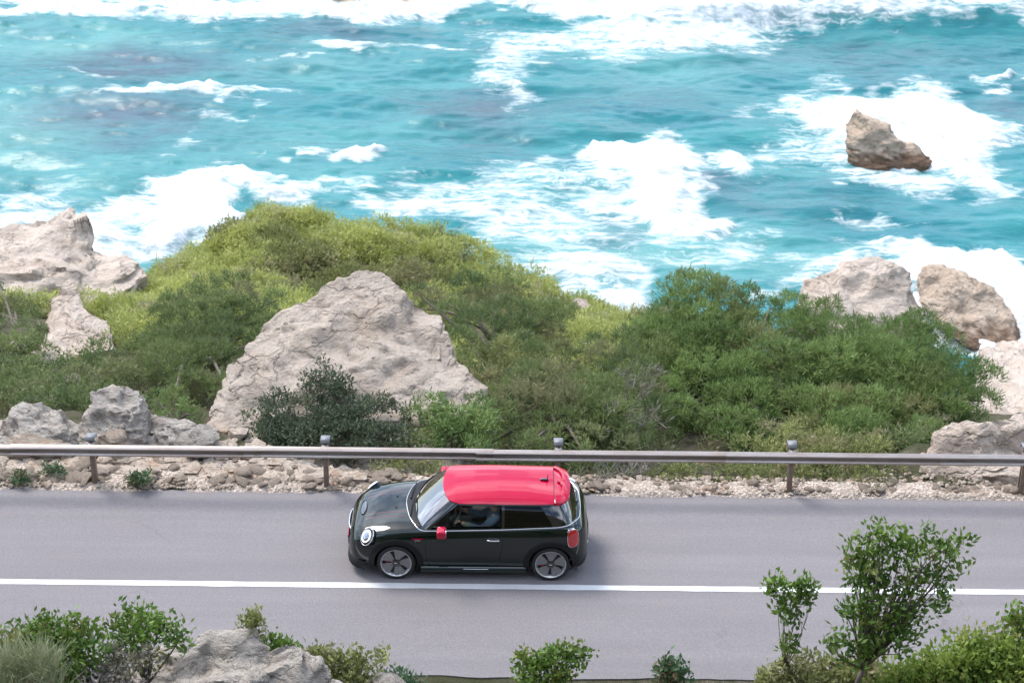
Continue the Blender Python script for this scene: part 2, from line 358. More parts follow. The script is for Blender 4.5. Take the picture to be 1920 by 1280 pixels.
# ------------------------------------------------------------------ sea
BL = [(120, 15, 230, 18, 1.), (480, 20, 210, 20, 1.1), (640, 32, 150, 16, .9), (760, 10, 140, 24, 1.), (1000, 8, 260, 18, 1.), (1300, 10, 320, 34, 1.15), (1500, 22, 430, 32, 1.1), (1800, 22, 240, 34, 1.15),
 (1250, 62, 220, 42, .82), (1120, 80, 220, 40, .62), (960, 115, 60, 60, .62), (990, 160, 30, 60, .6), (1040, 88, 110, 26, .68),
 (310, 165, 100, 11, .75), (370, 170, 70, 8, .85), (470, 178, 110, 8, .62), (180, 135, 90, 8, .55), (430, 205, 80, 8, .5), (680, 98, 100, 10, .6), (820, 97, 70, 8, .66), (560, 110, 60, 6, .5),
 (668, 297, 48, 13, .95), (555, 297, 70, 6, .6), (340, 270, 22, 30, .45), 
 (360, 400, 88, 72, 1.35), (335, 445, 65, 42, 1.3), (500, 345, 150, 18, .85), (210, 400, 120, 45, .78), (60, 405, 80, 36, .62), (110, 460, 170, 60, .95), (600, 352, 110, 20, .7),
 (900, 372, 170, 50, .62), (1000, 420, 150, 60, .62), (1100, 500, 120, 70, .7), (1180, 565, 70, 40, .85), (950, 400, 60, 40, .7), (790, 372, 120, 20, .75),
 (1190, 302, 105, 52, 1.25), (1250, 372, 100, 48, 1.1), (1290, 412, 85, 32, .95), (1140, 375, 140, 60, .66), (1000, 320, 110, 44, .62), (1230, 340, 70, 50, 1.1),
 (1360, 295, 52, 28, .85), (1640, 222, 150, 58, 1.25), (1760, 252, 130, 62, 1.2), (1555, 275, 120, 46, .62), (1832, 322, 72, 58, .86), (1700, 335, 150, 28, .66), (1460, 300, 90, 40, .4), (1620, 320, 140, 20, .6), (1700, 200, 140, 40, .9),
 (1660, 292, 110, 16, 1.2), (1690, 460, 120, 26, .8), (1800, 500, 160, 46, 1.2), (1890, 570, 80, 110, 1.3), (1560, 500, 100, 30, .72), (1900, 660, 90, 70, 1.3), (1760, 600, 50, 50, 1.2), (1480, 530, 70, 30, .6), (1620, 405, 60, 10, .5),
 (1890, 155, 60, 8, .75), (1440, 200, 60, 14, .45), (1330, 480, 120, 40, .5), (1400, 440, 60, 12, .45)]
DP = [(245, 120, 190, 26, 1), (230, 215, 170, 48, 1), (900, 205, 120, 55, .9), (625, 66, 140, 26, .8), (1340, 345, 70, 30, .8), (1905, 200, 60, 40, .7), (1640, 105, 280, 40, .55), (1180, 200, 200, 40, .35), (1500, 380, 160, 30, .4), (1150, 425, 70, 20, .5)]
SH = [(60, 250, 160, 70, .9), (140, 80, 200, 30, .9), (560, 120, 160, 30, .5), (150, 320, 220, 40, .5), (1250, 480, 260, 60, .8), (1040, 460, 120, 60, .7), (480, 290, 260, 60, .35), (1250, 120, 160, 50, .45)]
xs = graded(-31, 31, .16, -4000, 4000, 1.6); ys = graded(30, 82, .16, 24, 5000, 1.6)
X, Y = np.meshgrid(xs, ys, indexing='ij'); x, y = X.ravel(), Y.ravel()
def field(bl, soft=False):
    F = np.zeros(len(x))
    wx = x + .9 * vnoise(arr(x * .45, y * .45, 0 * x), 4) + .35 * vnoise(arr(x * 1.6, y * 1.6, 0 * x), 6); wy = y + 1.3 * vnoise(arr(x * .4, y * .4, 0 * x), 5) + .5 * vnoise(arr(x * 1.5, y * 1.5, 0 * x), 7)
    for (a, b, ra, rb, s) in bl:
        c = on_z(a, b, SEA); sc = scale_at(c); ang = math.atan2(CAM[2] - SEA, c[1] - CAM[1])
        ex, ey = ra / sc, rb / (sc * math.sin(ang)); cc = on_z(a, b + .0, SEA)
        q = ((wx - cc[0]) / ex) ** 2 + ((wy - cc[1]) / ey) ** 2
        F = np.maximum(F, s * (1 - .55 * q) if not soft else s * np.exp(-q))
    return F
F = field(BL); inside = sstep(36, 31, np.abs(x)) * sstep(90, 80, y)
gen = .30 + .45 * fbm(arr(x * .05, y * .09, 0 * x), 4, 8)
F = F * inside + np.clip(gen, 0, 1) * (1 - inside)
dist_edge = np.abs(y - 78)
F = np.maximum(F, 1.15 - np.abs(y - 79) / 4.5 + .3 * fbm(arr(x * .15, y * .2, 0 * x), 3, 12))
F = np.clip(F, 0, 1.4)
D = np.clip(field(DP, True) * inside, 0, 1); S = np.clip(field(SH, True) * inside, 0, 1)
pw = arr(x, y, 0 * x); fade = np.clip(1.2 - np.abs(y - 55) / 90, 0, 1) * np.clip(1.2 - np.abs(x) / 120, 0, 1)
wave = .15 * np.sin(y * .75 + x * .12 + 1.5 * fbm(pw * .12, 3, 2)) + .15 * fbm(pw * np.array([.28, .8, 1]), 4, 14) + .03 * fbm(pw * np.array([1.6, 2.6, 1]), 3, 15)
fo = sstep(.45, .95, F)
Zs = SEA + wave * fade + fo * (.14 + .32 * np.abs(fbm(pw * 1.1, 4, 19))) * fade
ridge = np.exp(-((y - 72.5 - .05 * x - .8 * vnoise(pw * .2, 3)) / 1.3) ** 2) * sstep(2, 10, x) * fade
Zs = Zs + 1.1 * ridge
me = grid_mesh('sea', np.stack([X, Y, Zs.reshape(X.shape)], -1)); attr(me, 'foam', F); attr(me, 'deep', D); attr(me, 'shallow', S)
def sea_mat():
    t = NT('turquoise_surf'); fo = t.att('foam'); dp = t.att('deep'); sh = t.att('shallow')
    n0 = t.noise(.22, 5, .6, stretch=(.6, 1.3, 1)); n1 = t.noise(.8, 6, .6, stretch=(.38, 1.7, 1), dist=.7); n2 = t.noise(3.0, 6, .65, stretch=(.30, 1.7, 1), dist=.4)
    wv = t.n('ShaderNodeVectorMath', operation='ADD'); nn = t.n('ShaderNodeTexNoise'); nn.inputs['Scale'].default_value = .9; nn.inputs['Detail'].default_value = 4
    t.l(t.tc.outputs['Object'], nn.inputs['Vector']); vm = t.n('ShaderNodeVectorMath', operation='SCALE'); vm.inputs['Scale'].default_value = 1.6; t.l(nn.outputs['Color'], vm.inputs[0])
    t.l(t.tc.outputs['Object'], wv.inputs[0]); t.l(vm.outputs[0], wv.inputs[1])
    lace = t.voro(.9, 'DISTANCE_TO_EDGE', stretch=(.38, 1.5, .01), vec=wv.outputs[0]); lace2 = t.voro(2.6, 'DISTANCE_TO_EDGE', stretch=(.38, 1.5, .01), vec=wv.outputs[0])
    lc = t.math('MAXIMUM', t.ramp(lace, [(0., 1.), (.16, 0.)]), t.math('MULTIPLY', t.ramp(lace2, [(0., 1.), (.2, 0.)]), .8))
    v = t.math('ADD', fo, t.math('MULTIPLY', t.math('SUBTRACT', n1, .5), 1.0)); v = t.math('ADD', v, t.math('MULTIPLY', t.math('SUBTRACT', n2, .5), .9))
    v = t.math('ADD', v, t.math('MULTIPLY', t.math('SUBTRACT', lc, .35), .34))
    foam = t.ramp(v, [(.36, 0.), (.54, .20), (.74, .58), (1.08, 1.)])
    c = t.mix(t.ramp(n0, [(.35, 0.), (.65, 1.)]), (.007, .155, .182), (.036, .222, .230))
    c = t.mix(t.math('MULTIPLY', t.ramp(n1, [(.4, 0.), (.65, 1.)]), .45), c, (.004, .108, .142))
    c = t.mix(t.math('MULTIPLY', sh, .75), c, (.130, .320, .295)); c = t.mix(t.math('MULTIPLY', dp, t.ramp(n1, [(.3, .5), (.6, 1.)])), c, (.050, .078, .115))
    milky = t.ramp(t.math('ADD', fo, t.math('MULTIPLY', t.math('SUBTRACT', n1, .5), .5)), [(.3, 0.), (.8, .55)])
    c = t.mix(milky, c, (.26, .40, .40)); c = t.mix(foam, c, t.mix(t.ramp(n2, [(.35, 0.), (.6, 1.)]), (.52, .57, .60), (.88, .88, .88)))
    r = t.mix(foam, .16, .85)
    rp = t.noise(5.5, 5, .7, stretch=(.5, 1.5, 1)); rp2 = t.noise(1.4, 4, .6, stretch=(.5, 1.6, 1))
    h = t.math('ADD', t.math('MULTIPLY', rp, .25), t.math('ADD', rp2, t.math('MULTIPLY', foam, t.noise(7, 6, .7))))
    t.bsdf(c, r, 0, t.bump(h, .5, .14), ior=1.33); return t.m
tag(link('sea', me, sea_mat()), kind='structure')

# far shore across the cove, rising into hills beyond the top of the frame
xs = np.arange(-260, 260.1, 2.5); ys = graded(78.5, 100, 1.5, 78, 420, 1.12)
X, Y = np.meshgrid(xs, ys, indexing='ij'); p = arr(X.ravel(), Y.ravel(), 0 * X.ravel())
sh_n = fbm(p * np.array([.05, .02, 1]), 4, 51).reshape(X.shape)
dd = Y - (81.5 + 2.2 * sh_n + .0008 * X ** 2)
H = SEA - 2 + np.clip(dd, 0, 80) * .15 + np.clip(dd - 80, 0, None) * .07 + 3.0 * sstep(0, 2.5, dd) + (2.6 * fbm(p * .09, 5, 52) + 1.0 * np.abs(fbm(p * .35, 4, 53))).reshape(X.shape) * sstep(0, 8, dd) + 5 * fbm(p * .012, 4, 54).reshape(X.shape) * sstep(5, 60, dd)
t = NT('far_hillside'); n1 = t.noise(.06, 7, .65); n2 = t.noise(.5, 6, .7)
c = t.mix(t.ramp(n1, [(.42, 0.), (.56, 1.)]), (.42, .33, .24), (.13, .15, .06)); c = t.mix(t.ramp(n2, [(.45, 0.), (.62, .8)]), c, (.07, .09, .035))
t.bsdf(c, .95, 0, t.bump(n2, .8, .8), spec=.1)
tag(link('hills', grid_mesh('hills', np.stack([X, Y, H], -1)), t.m), kind='structure')

# ------------------------------------------------------------------ rocks
def section_rock(name, label, levels, y0, depth, mat, seed, lean=.35, rough=.22, nz=56, na=88, group=None, cat='rock', sink=.6, sq=2.6, skew=0.0, yb=None, facets=60):
    """levels: (py, px_left, px_right) from top to bottom, at distance y0; rebuilt as a solid with its own depth"""
    Ls = []; pyt, pyb = levels[0][0], levels[-1][0]
    if yb is None: yb = y0 - .5 * lean * depth
    for (py, a, b) in levels:
        yl = yb + (pyb - py) / (pyb - pyt) * (y0 - yb)
        A, B = on_y(a, py, yl), on_y(b, py, yl); Ls.append(((A[2] + B[2]) / 2, A[0], B[0], yl))
    Ls.sort(key=lambda q: q[0]); z = np.array([q[0] for q in Ls]); xl = np.array([q[1] for q in Ls]); xr = np.array([q[2] for q in Ls]); yc = np.array([q[3] for q in Ls])
    zb, zt = z[0] - sink, z[-1]
    zz = zb + (zt - zb) * (1 - (1 - np.linspace(0, 1, nz)) ** 1.25)
    L_, R_ = np.interp(zz, z, xl), np.interp(zz, z, xr)
    an = np.arange(na) * 2 * math.pi / na; ca, sa = np.cos(an), np.sin(an)
    q = (np.abs(ca) ** sq + np.abs(sa) ** sq) ** (-1 / sq)
    tz = (zz - zb) / (zt - zb)
    cx, rx = (L_ + R_) / 2, (R_ - L_) / 2
    dy = depth * (1 - .82 * tz ** 1.6); cy = np.interp(zz, z, yc)
    V = np.stack([cx[:, None] + rx[:, None] * (q * ca)[None, :] + skew * 0, cy[:, None] + dy[:, None] * (q * sa)[None, :], np.repeat(zz[:, None], na, 1)], -1)
    nrm = np.stack([np.repeat((ca)[None, :], nz, 0), np.repeat((sa)[None, :], nz, 0), .25 + .8 * np.repeat(tz[:, None] ** 3, na, 1)], -1); nrm /= np.linalg.norm(nrm, axis=-1, keepdims=True)
    P = V.reshape(-1, 3); sz = float(np.max(rx))
    f1 = fbm(P * (1.1 / sz) + seed * 3.1, 3, seed); f2 = np.abs(fbm(P * (2.6 / sz) * np.array([1, 1, 1.6]) + seed, 4, seed + 5)); f3 = fbm(P * (9 / sz) * np.array([1, 1, 2.0]), 4, seed + 9)
    ter = vnoise(np.stack([P[:, 0] * .6 / sz, P[:, 1] * .6 / sz, P[:, 2] * 5.5 / sz + .8 * f1], -1), seed + 2)
    disp = sz * rough * (.45 * f1 - .62 * f2 + .20 * f3 + .22 * ter + .27)
    edge = np.repeat((np.clip(rx / sz * 1.6, .25, 1))[:, None], na, 1).ravel()
    P = P + nrm.reshape(-1, 3) * (disp * edge)[:, None]
    rg = np.random.default_rng(seed + 1000); NV = nrm.reshape(-1, 3); ctr = np.array([P[:, 0].mean(), P[:, 1].mean(), (zb + zt) / 2])
    for _ in range(facets):                                   # local planar breaks in the stone
        if _ % 6 == 0:
            g_ = P.reshape(nz, na, 3); tn = np.cross(np.roll(g_, -1, 1) - np.roll(g_, 1, 1), np.gradient(g_, axis=0)).reshape(-1, 3); tn /= np.linalg.norm(tn, axis=1)[:, None] + 1e-9
        i = rg.integers(na, len(P) - na); n = tn[i] + rg.normal(0, .22, 3); n /= np.linalg.norm(n); rr_ = rg.uniform(.22, .5) * sz; h = P[i] @ n - rg.uniform(.0, .03) * sz
        d = np.clip(P @ n - h, 0, .07 * sz); near_ = sstep(rr_, .7 * rr_, np.linalg.norm(P - P[i], axis=1)); P = P - (d * near_ * .95)[:, None] * n
    P = P + NV * (sz * .012 * fbm(P * (16 / sz), 3, seed + 20))[:, None]
    wet = sstep(SEA + .75, SEA + .25, P[:, 2] + .25 * f3)
    top = P.reshape(nz, na, 3)[-1].mean(0) + np.array([0, 0, .02 * sz])
    V = np.concatenate([P, top[None]]); n0 = (nz - 1) * na; idx = np.arange(na)
    Fa = [grid_faces(nz, na, False, True)[:, ::-1], np.stack([n0 + idx, n0 + (idx + 1) % na, np.full(na, nz * na)], -1)]
    org = np.array([float(cx[0]), y0, zb]); me = mesh_np(name, V - org, Fa, True, 50); attr(me, 'wet', np.append(wet, wet[-1])); o = link(name, me, mat); o.location = org
    return tag(o, label, cat, group)
def boulder_mesh(name, seed, sub=4, rough=.25, flat=1.0):
    bm = bmesh.new(); bmesh.ops.create_icosphere(bm, subdivisions=sub, radius=1); me = bpy.data.meshes.new(name); bm.to_mesh(me); bm.free()
    P = np.empty(len(me.vertices) * 3, np.float32); me.vertices.foreach_get('co', P); P = P.reshape(-1, 3).astype(float)
    rng = np.random.default_rng(seed); Q = P.copy()
    for k in range(9):                                   # chop facets
        n = rng.normal(size=3); n /= np.linalg.norm(n); h = rng.uniform(.55, .85); d = Q @ n; Q -= np.clip(d - h, 0, None)[:, None] * n * .9
    f = fbm(P * 1.3 + seed * 2.3, 4, seed); g = np.abs(fbm(P * 3.0 + seed, 4, seed + 3))
    Q = Q * (1 + rough * (.6 * f - .6 * g + .15))[:, None]; Q[:, 2] *= flat
    me.vertices.foreach_set('co', Q.astype(np.float32).ravel()); me.polygons.foreach_set('use_smooth', np.ones(len(me.polygons), bool)); me.set_sharp_from_angle(angle=rad(50)); me.update(); return me
def boulder(name, label, px, py, y, rx, ry, rz, mat, seed, cat='rock', rot=0, group=None, sub=5, rough=.3):
    c = on_y(px, py, y); o = link(name, boulder_mesh(name, seed, sub, rough), mat); o.location = c; o.scale = (rx, ry, rz); o.rotation_euler = (0, 0, rot); return tag(o, label, cat, group)

section_rock('rock_pinnacle', 'huge pale limestone rock rising to a peak behind the dark bush', [(516, 650, 712), (530, 628, 732), (545, 606, 745), (580, 545, 782), (600, 520, 836), (625, 498, 850), (660, 470, 870), (700, 440, 890), (740, 425, 905), (790, 395, 905), (830, 375, 905)], 8.4, 1.5, MT['rock_big'], 3, yb=4.5, rough=.13, facets=45, nz=120, na=170, sink=1.2)
section_rock('shore_rock', 'broad bleached cliff rock at the far left beside the surf', [(388, 112, 136), (415, 88, 150), (440, 20, 165), (470, -60, 205), (500, -110, 235), (545, -150, 250)], 33.0, 2.4, MT['rock_far'], 8, yb=29.5, rough=.22, nz=90, na=110, sink=2.5)
section_rock('rock_spire', 'narrow pale rock leaning up among the green scrub on the left', [(535, 122, 142), (560, 98, 150), (590, 88, 165), (610, 80, 205), (640, 72, 215), (665, 60, 225)], 16.6, .7, MT['rock_far'], 12, yb=14.0, rough=.16, facets=40, nz=80, na=100, sink=1.2)
section_rock('sea_rock', 'lone tan rock ringed by foam out at sea', [(206, 1600, 1614), (218, 1586, 1632), (240, 1582, 1672), (262, 1584, 1705), (282, 1584, 1730), (298, 1586, 1748)], 54.9, 1.0, MT['rock_sea'], 17, yb=54.3, rough=.14, nz=80, na=110, sink=1.3)
section_rock('shore_rock', 'smooth pale rounded rock showing above the pine crown on the right', [(488, 1625, 1675), (497, 1585, 1692), (512, 1520, 1705), (535, 1502, 1718), (565, 1498, 1730), (600, 1495, 1738)], 39.5, 2.2, MT['rock_far'], 21, yb=38, rough=.12, nz=60, na=90, sink=1.5)
section_rock('shore_rock', 'brown sloping rock in the surf at the right edge', [(497, 1742, 1764), (512, 1724, 1805), (535, 1716, 1845), (560, 1722, 1876), (590, 1742, 1900), (620, 1775, 1915), (645, 1815, 1922), (656, 1860, 1922)], 39.5, 1.6, MT['rock_sea'], 26, yb=36.8, rough=.13, nz=70, na=100, sink=1.0)
section_rock('shore_rock', 'low buff ledge of rock below the surf at the right edge', [(655, 1880, 1985), (690, 1840, 2010), (715, 1822, 2040), (760, 1800, 2060), (790, 1790, 2080)], 30.0, 1.6, MT['rock_far'], 29, yb=24, rough=.26, nz=60, na=90, sink=1.5)
boulder('shore_rock', 'small pale rock patch at the right foot of the green headland', 1085, 588, 30.2, .95, .8, .55, MT['rock_far'], 31)
boulder('shore_rock', 'tiny rock half drowned in foam nearer the headland', 742, 342, 52.5, .42, .5, .35, MT['rock_sea'], 33, sub=4)
boulder('sea_rock', 'dark rock tip poking from the foam, left of a pair', 1175, 312, 54.2, .16, .3, .35, MT['rock_sea'], 34, sub=3)
boulder('sea_rock', 'dark rock tip poking from the foam, right of a pair', 1205, 326, 53.4, .18, .3, .40, MT['rock_sea'], 35, sub=3)
for i, (a, b, sx) in enumerate([(365, 2, 1.2), (625, 3, 1.5), (770, 8, .8)]):
    boulder('shore_rock', ['brown rock awash at the far shore, leftmost at the top edge', 'brown rock awash at the far shore, middle one at the top edge', 'brown rock awash at the far shore, rightmost at the top edge'][i], a, b, 77.0 - .2 * i, sx, .9, .35, MT['rock_sea'], 36 + i, sub=4)
# boulders behind the rail on the left
section_rock('boulder', 'rounded grey boulder behind the rail at the left edge', [(757, 35, 75), (768, 12, 115), (785, 2, 140), (810, -5, 150), (840, -10, 155)], 3.75, .7, MT['rock_grey'], 41, yb=3.25, rough=.14, nz=60, na=90, sink=.6, cat='boulder')
section_rock('boulder', 'tall knobbly grey boulder behind the rail left of the peak', [(726, 195, 232), (740, 176, 258), (765, 172, 272), (785, 160, 276), (810, 150, 282), (845, 140, 290)], 3.85, .7, MT['rock_grey'], 44, yb=3.35, rough=.2, nz=70, na=90, sink=.6, cat='boulder')
section_rock('boulder', 'low jagged grey boulder between the knobbly boulder and the peak', [(782, 270, 310), (795, 262, 365), (812, 255, 400), (845, 245, 420)], 3.75, .6, MT['rock_grey'], 47, yb=3.25, rough=.26, nz=60, na=90, sink=.6, cat='boulder')
boulder('boulder', 'tan stone lying at the foot of the knobbly boulder', 215, 826, 3.05, .34, .28, .2, MT['rubble'], 51, cat='boulder', sub=4)
boulder('boulder', 'pale slab low behind the rail at the far left', 60, 838, 2.95, .75, .4, .2, MT['rubble'], 52, cat='boulder', sub=4)
boulder('boulder', 'cracked grey block just left of the dark bush', 375, 830, 3.05, .42, .4, .28, MT['rock_grey'], 53, cat='boulder', sub=4)
boulder('boulder', 'grey block under the rail left of the second post', 560, 890, 2.75, .46, .34, .26, MT['rock_grey'], 54, cat='boulder', sub=4)
boulder('boulder', 'grey block under the rail right of the second post', 648, 897, 2.65, .34, .3, .23, MT['rock_grey'], 55, cat='boulder', sub=4)
boulder('boulder', 'pale stone in the scrub beside the leaning spire', 258, 634, 17.5, .5, .4, .33, MT['rock_far'], 56, cat='boulder', sub=4)
boulder('boulder', 'white stone among dark scrub at the left edge', 45, 652, 15.5, .42, .4, .25, MT['rock_far'], 57, cat='boulder', sub=4)
boulder('boulder', 'small pale stone in the scrub right of the peak', 968, 694, 9.5, .16, .16, .12, MT['rock_big'], 58, cat='boulder', sub=3)
boulder('boulder', 'little white stone in scrub above the grey boulders', 135, 710, 8.0, .2, .2, .12, MT['rock_big'], 59, cat='boulder', sub=3)
section_rock('boulder', 'big pale boulder behind the rail at the right edge', [(783, 1860, 1985), (795, 1815, 2010), (820, 1740, 2040), (850, 1722, 2060), (890, 1722, 2070), (930, 1715, 2080)], 3.3, .8, MT['rock_far'], 61, yb=2.45, rough=.17, nz=80, na=110, sink=.4, cat='boulder')
# near bank rock
section_rock('bank_rock', 'craggy whitish rock at the bottom edge on the near bank', [(1190, 370, 430), (1202, 345, 515), (1216, 312, 550), (1240, 272, 600), (1275, 240, 640), (1320, 215, 680)], -4.8, .9, MT['rock_grey'], 65, yb=-5.4, facets=40, rough=.18, nz=90, na=120, sink=.8)
boulder('bank_rock', 'rounded white stone cut off by the bottom edge', 730, 1292, -4.4, .45, .4, .25, MT['rock_grey'], 68, sub=4)

# loose stones of the verge: parts of the verge
rng = np.random.default_rng(5)
smesh = [boulder_mesh('stone', 100 + i, 2, .3, .7) for i in range(8)]
for m_ in smesh: m_.materials.append(MT['rubble'])
n_st = 0
while n_st < 290:
    xx = rng.uniform(-9.6, 9.4); yy = RY1 + .06 + abs(rng.normal(0, .38))
    left = xx < -2.0
    if yy > 3.0 or (not left and yy > 2.25): continue
    if not left and rng.random() < .3: continue
    s = rng.uniform(.035, .10) * (1.35 if left else .85) * (1.5 if rng.random() < .12 else 1)
    o = link('stone', smesh[rng.integers(8)], None, verge); o.scale = (s * rng.uniform(1, 1.6), s, s * rng.uniform(.7, 1))
    o.location = (xx, yy, th(xx, yy) + .05 + s * .25); o.rotation_euler = (rng.uniform(-.3, .3), rng.uniform(-.3, .3), rng.uniform(0, 6.28)); n_st += 1
def pebbles(name, n, seed, xr, yr, s0, s1, mat, zf):
    rng = np.random.default_rng(seed); ico = boulder_mesh('pebble', seed, 1, .3)
    P = np.array([v.co[:] for v in ico.vertices]); Fc = np.array([p_.vertices[:] for p_ in ico.polygons]); bpy.data.meshes.remove(ico)
    xx = rng.uniform(*xr, n); yy = yr[0] + np.abs(rng.normal(0, (yr[1] - yr[0]) / 2.2, n)); zz = terrain(xx, yy) + zf
    s = rng.uniform(s0, s1, n) * rng.choice([1, 1, 1.7], n); a = rng.uniform(0, 6.28, n)
    Q = P[None] * (s[:, None, None] * np.stack([rng.uniform(.8, 1.6, n), np.ones(n), rng.uniform(.5, .9, n)], -1)[:, None, :])
    R_ = np.stack([Q[..., 0] * np.cos(a)[:, None] - Q[..., 1] * np.sin(a)[:, None], Q[..., 0] * np.sin(a)[:, None] + Q[..., 1] * np.cos(a)[:, None], Q[..., 2]], -1)
    V = R_ + np.stack([xx, yy, zz + s * .2], -1)[:, None, :]; Fa = (Fc[None] + (np.arange(n) * len(P))[:, None, None]).reshape(-1, 3)
    return link(name, mesh_np(name, V.reshape(-1, 3), Fa, True, 40), mat)
tag(pebbles('gravel', 5000, 7, (-12, 12), (RY1 - .02, RY1 + .8), .012, .045, MT['rubble'], .035), 'small pale gravel and rubble chips along the far road edge', 'gravel', kind='stuff')
tag(pebbles('rubble', 700, 9, (-10, -2.6), (2.2, 4.0), .04, .13, MT['rubble'], .0), 'broken pinkish rubble sloping behind the rail on the left', 'rubble', kind='stuff')

# ------------------------------------------------------------------ guardrail
rail = empty('guardrail', (0, 2.0, 0)); tag(rail, 'weathered steel guardrail with capped posts along the seaward road edge', 'guardrail')
prof = np.array([1, .88]) * np.array([[0, 0], [-.012, .004], [-.055, .022], [-.075, .040], [-.075, .062], [-.055, .082], [-.014, .104], [-.008, .120], [-.014, .136], [-.055, .158], [-.075, .178], [-.075, .200], [-.055, .220], [-.012, .238], [0, .242]])
def rail_mesh(length, seed):
    n = 10; xx = np.linspace(-length / 2, length / 2, n)
    P = np.stack([np.repeat(xx[:, None], len(prof), 1), np.repeat(prof[None, :, 0], n, 0), np.repeat(prof[None, :, 1], n, 0)], -1)
    Q = P + np.array([0, .005, 0]); G = np.concatenate([P, Q[:, ::-1]], 1)
    V = G.reshape(-1, 3); m_ = G.shape[1]; return mesh_np('rail_section', V, [grid_faces(n, m_, False, True), np.arange(m_)[None, :], (np.arange(m_)[::-1] + (n - 1) * m_)[None, :]], True, 40)
rmesh = rail_mesh(4.3, 0); rmesh.materials.append(MT['steel'])
rz0 = .665
for i, xc in enumerate(np.arange(-26.6, 27, 4.0)):
    o = link('rail_section', rmesh, None, rail); o.location = (xc + .15, -.16 - .006 * (i % 2), rz0 + random.Random(i).uniform(-.012, .012)); o.rotation_euler = (0, random.Random(i + 50).uniform(-.003, .003), random.Random(i + 9).uniform(-.003, .003))
V, Fa = join_np([box_np((0, 0, .30), (.012, .13, 1.30)), box_np((-.035, -.06, .30), (.07, .010, 1.30)), box_np((-.035, .06, .30), (.07, .010, 1.30)), box_np((-.07, -.05, .30), (.010, .03, 1.30)), box_np((-.07, .05, .30), (.010, .03, 1.30))])
pm = mesh_np('post', V, Fa, False); pm.materials.append(MT['post'])
V, Fa = join_np([box_np((-.035, -.11, .78), (.10, .075, .20)), box_np((-.035, -.075, .78), (.14, .012, .16))]); spm = mesh_np('spacer', V, Fa, False); spm.materials.append(MT['steel'])
V, Fa = join_np([box_np((-.035, 0, .965), (.16, .17, .02)), box_np((-.035, -.088, .93), (.16, .008, .06)), box_np((-.035, .088, .93), (.16, .008, .06))]); cm = mesh_np('cap', V, Fa, False); cm.materials.append(MT['cap'])
bo = mesh_np('bolt', *tube_np([(-.035, -.165, .776), (-.035, -.19, .776)], .016, 8)); bo.materials.append(MT['steel'])
for i, xp in enumerate(np.arange(-27.42, 28, 4.04)):
    p_ = link('post', pm, None, rail); p_.location = (xp, 0, 0); p_.rotation_euler = (0, random.Random(i).uniform(-.02, .02), 0)
    for nm, mm in (('spacer', spm), ('cap', cm), ('bolt', bo)): link(nm, mm, None, p_)

# ------------------------------------------------------------------ vegetation
def leaves_np(C, Dr, k, size, width, spread, rng, tint, odd, jitter=.05, droop=0):
    n = len(C); C = np.repeat(C, k, 0); Dr = np.repeat(Dr, k, 0); N = n * k
    d = Dr + rng.normal(0, spread, (N, 3)); d[:, 2] -= droop; d /= np.linalg.norm(d, axis=1)[:, None] + 1e-9
    b = C + rng.normal(0, jitter, (N, 3)); l = size * rng.uniform(.65, 1.3, N); w_ = width * rng.uniform(.7, 1.3, N)
    s = np.cross(d, rng.normal(size=(N, 3))); s /= np.linalg.norm(s, axis=1)[:, None] + 1e-9
    V = np.stack([b, b + d * (l * .5)[:, None] + s * (w_ * .5)[:, None], b + d * l[:, None], b + d * (l * .5)[:, None] - s * (w_ * .5)[:, None]], 1).reshape(-1, 3)
    Fa = np.arange(N * 4).reshape(-1, 4)
    t = np.clip(np.repeat(tint, k) + rng.normal(0, .13, N), 0, 1); o = np.clip(np.repeat(odd, k), 0, 1)
    return V, Fa, np.repeat(t, 4), np.repeat(o, 4)
KIND = {   # leaves per tuft, length, width, spread, tufts per m2, jitter, up bias
    'pine': (13, .125, .017, .62, 52, .035, .75), 'scrub': (11, .10, .028, .8, 42, .05, .4), 'farscrub': (10, .15, .040, .75, 30, .07, .5),
    'lentisk': (10, .09, .034, .9, 48, .05, .3), 'broad': (9, .10, .046, .8, 38, .06, .35), 'grass': (12, .42, .012, .35, 26, .04, 1.2), 'brush': (9, .24, .012, .6, 20, .05, .6)}
def blob_tufts(blobs, kind, rng, dens=1.0, oddp=.1):
    k, ln, wd, sp, den, jit, up = KIND[kind]; C, Dr, T, O = [], [], [], []
    for (c, r) in blobs:
        r = np.asarray(r, float); area = 4 * math.pi * float((r[0] * r[1] * r[2]) ** (2 / 3)); n = max(4, int(area * den * dens * .8))
        d = rng.normal(size=(n, 3)); d /= np.linalg.norm(d, axis=1)[:, None]; d[:, 2] = np.where(d[:, 2] < -.35, -d[:, 2], d[:, 2])
        rr = rng.uniform(.62, 1.06, n) ** .8
        bumpy = 1 + .25 * vnoise(d * 2.2 + np.asarray(c)[None] * 1.3, 3)
        C.append(np.asarray(c) + d * r * (rr * bumpy)[:, None]); q = d / r; q /= np.linalg.norm(q, axis=1)[:, None]; q[:, 2] += up; Dr.append(q / np.linalg.norm(q, axis=1)[:, None])
        T.append(np.clip(rng.normal(.48, .22) + rng.normal(0, .14, n), 0, 1)); O.append(np.clip(np.full(n, rng.uniform(.4, 1.) if rng.random() < oddp else 0) + rng.uniform(0, .25, n) * (rng.random(n) < .3), 0, 1))
    return np.concatenate(C), np.concatenate(Dr), np.concatenate(T), np.concatenate(O)
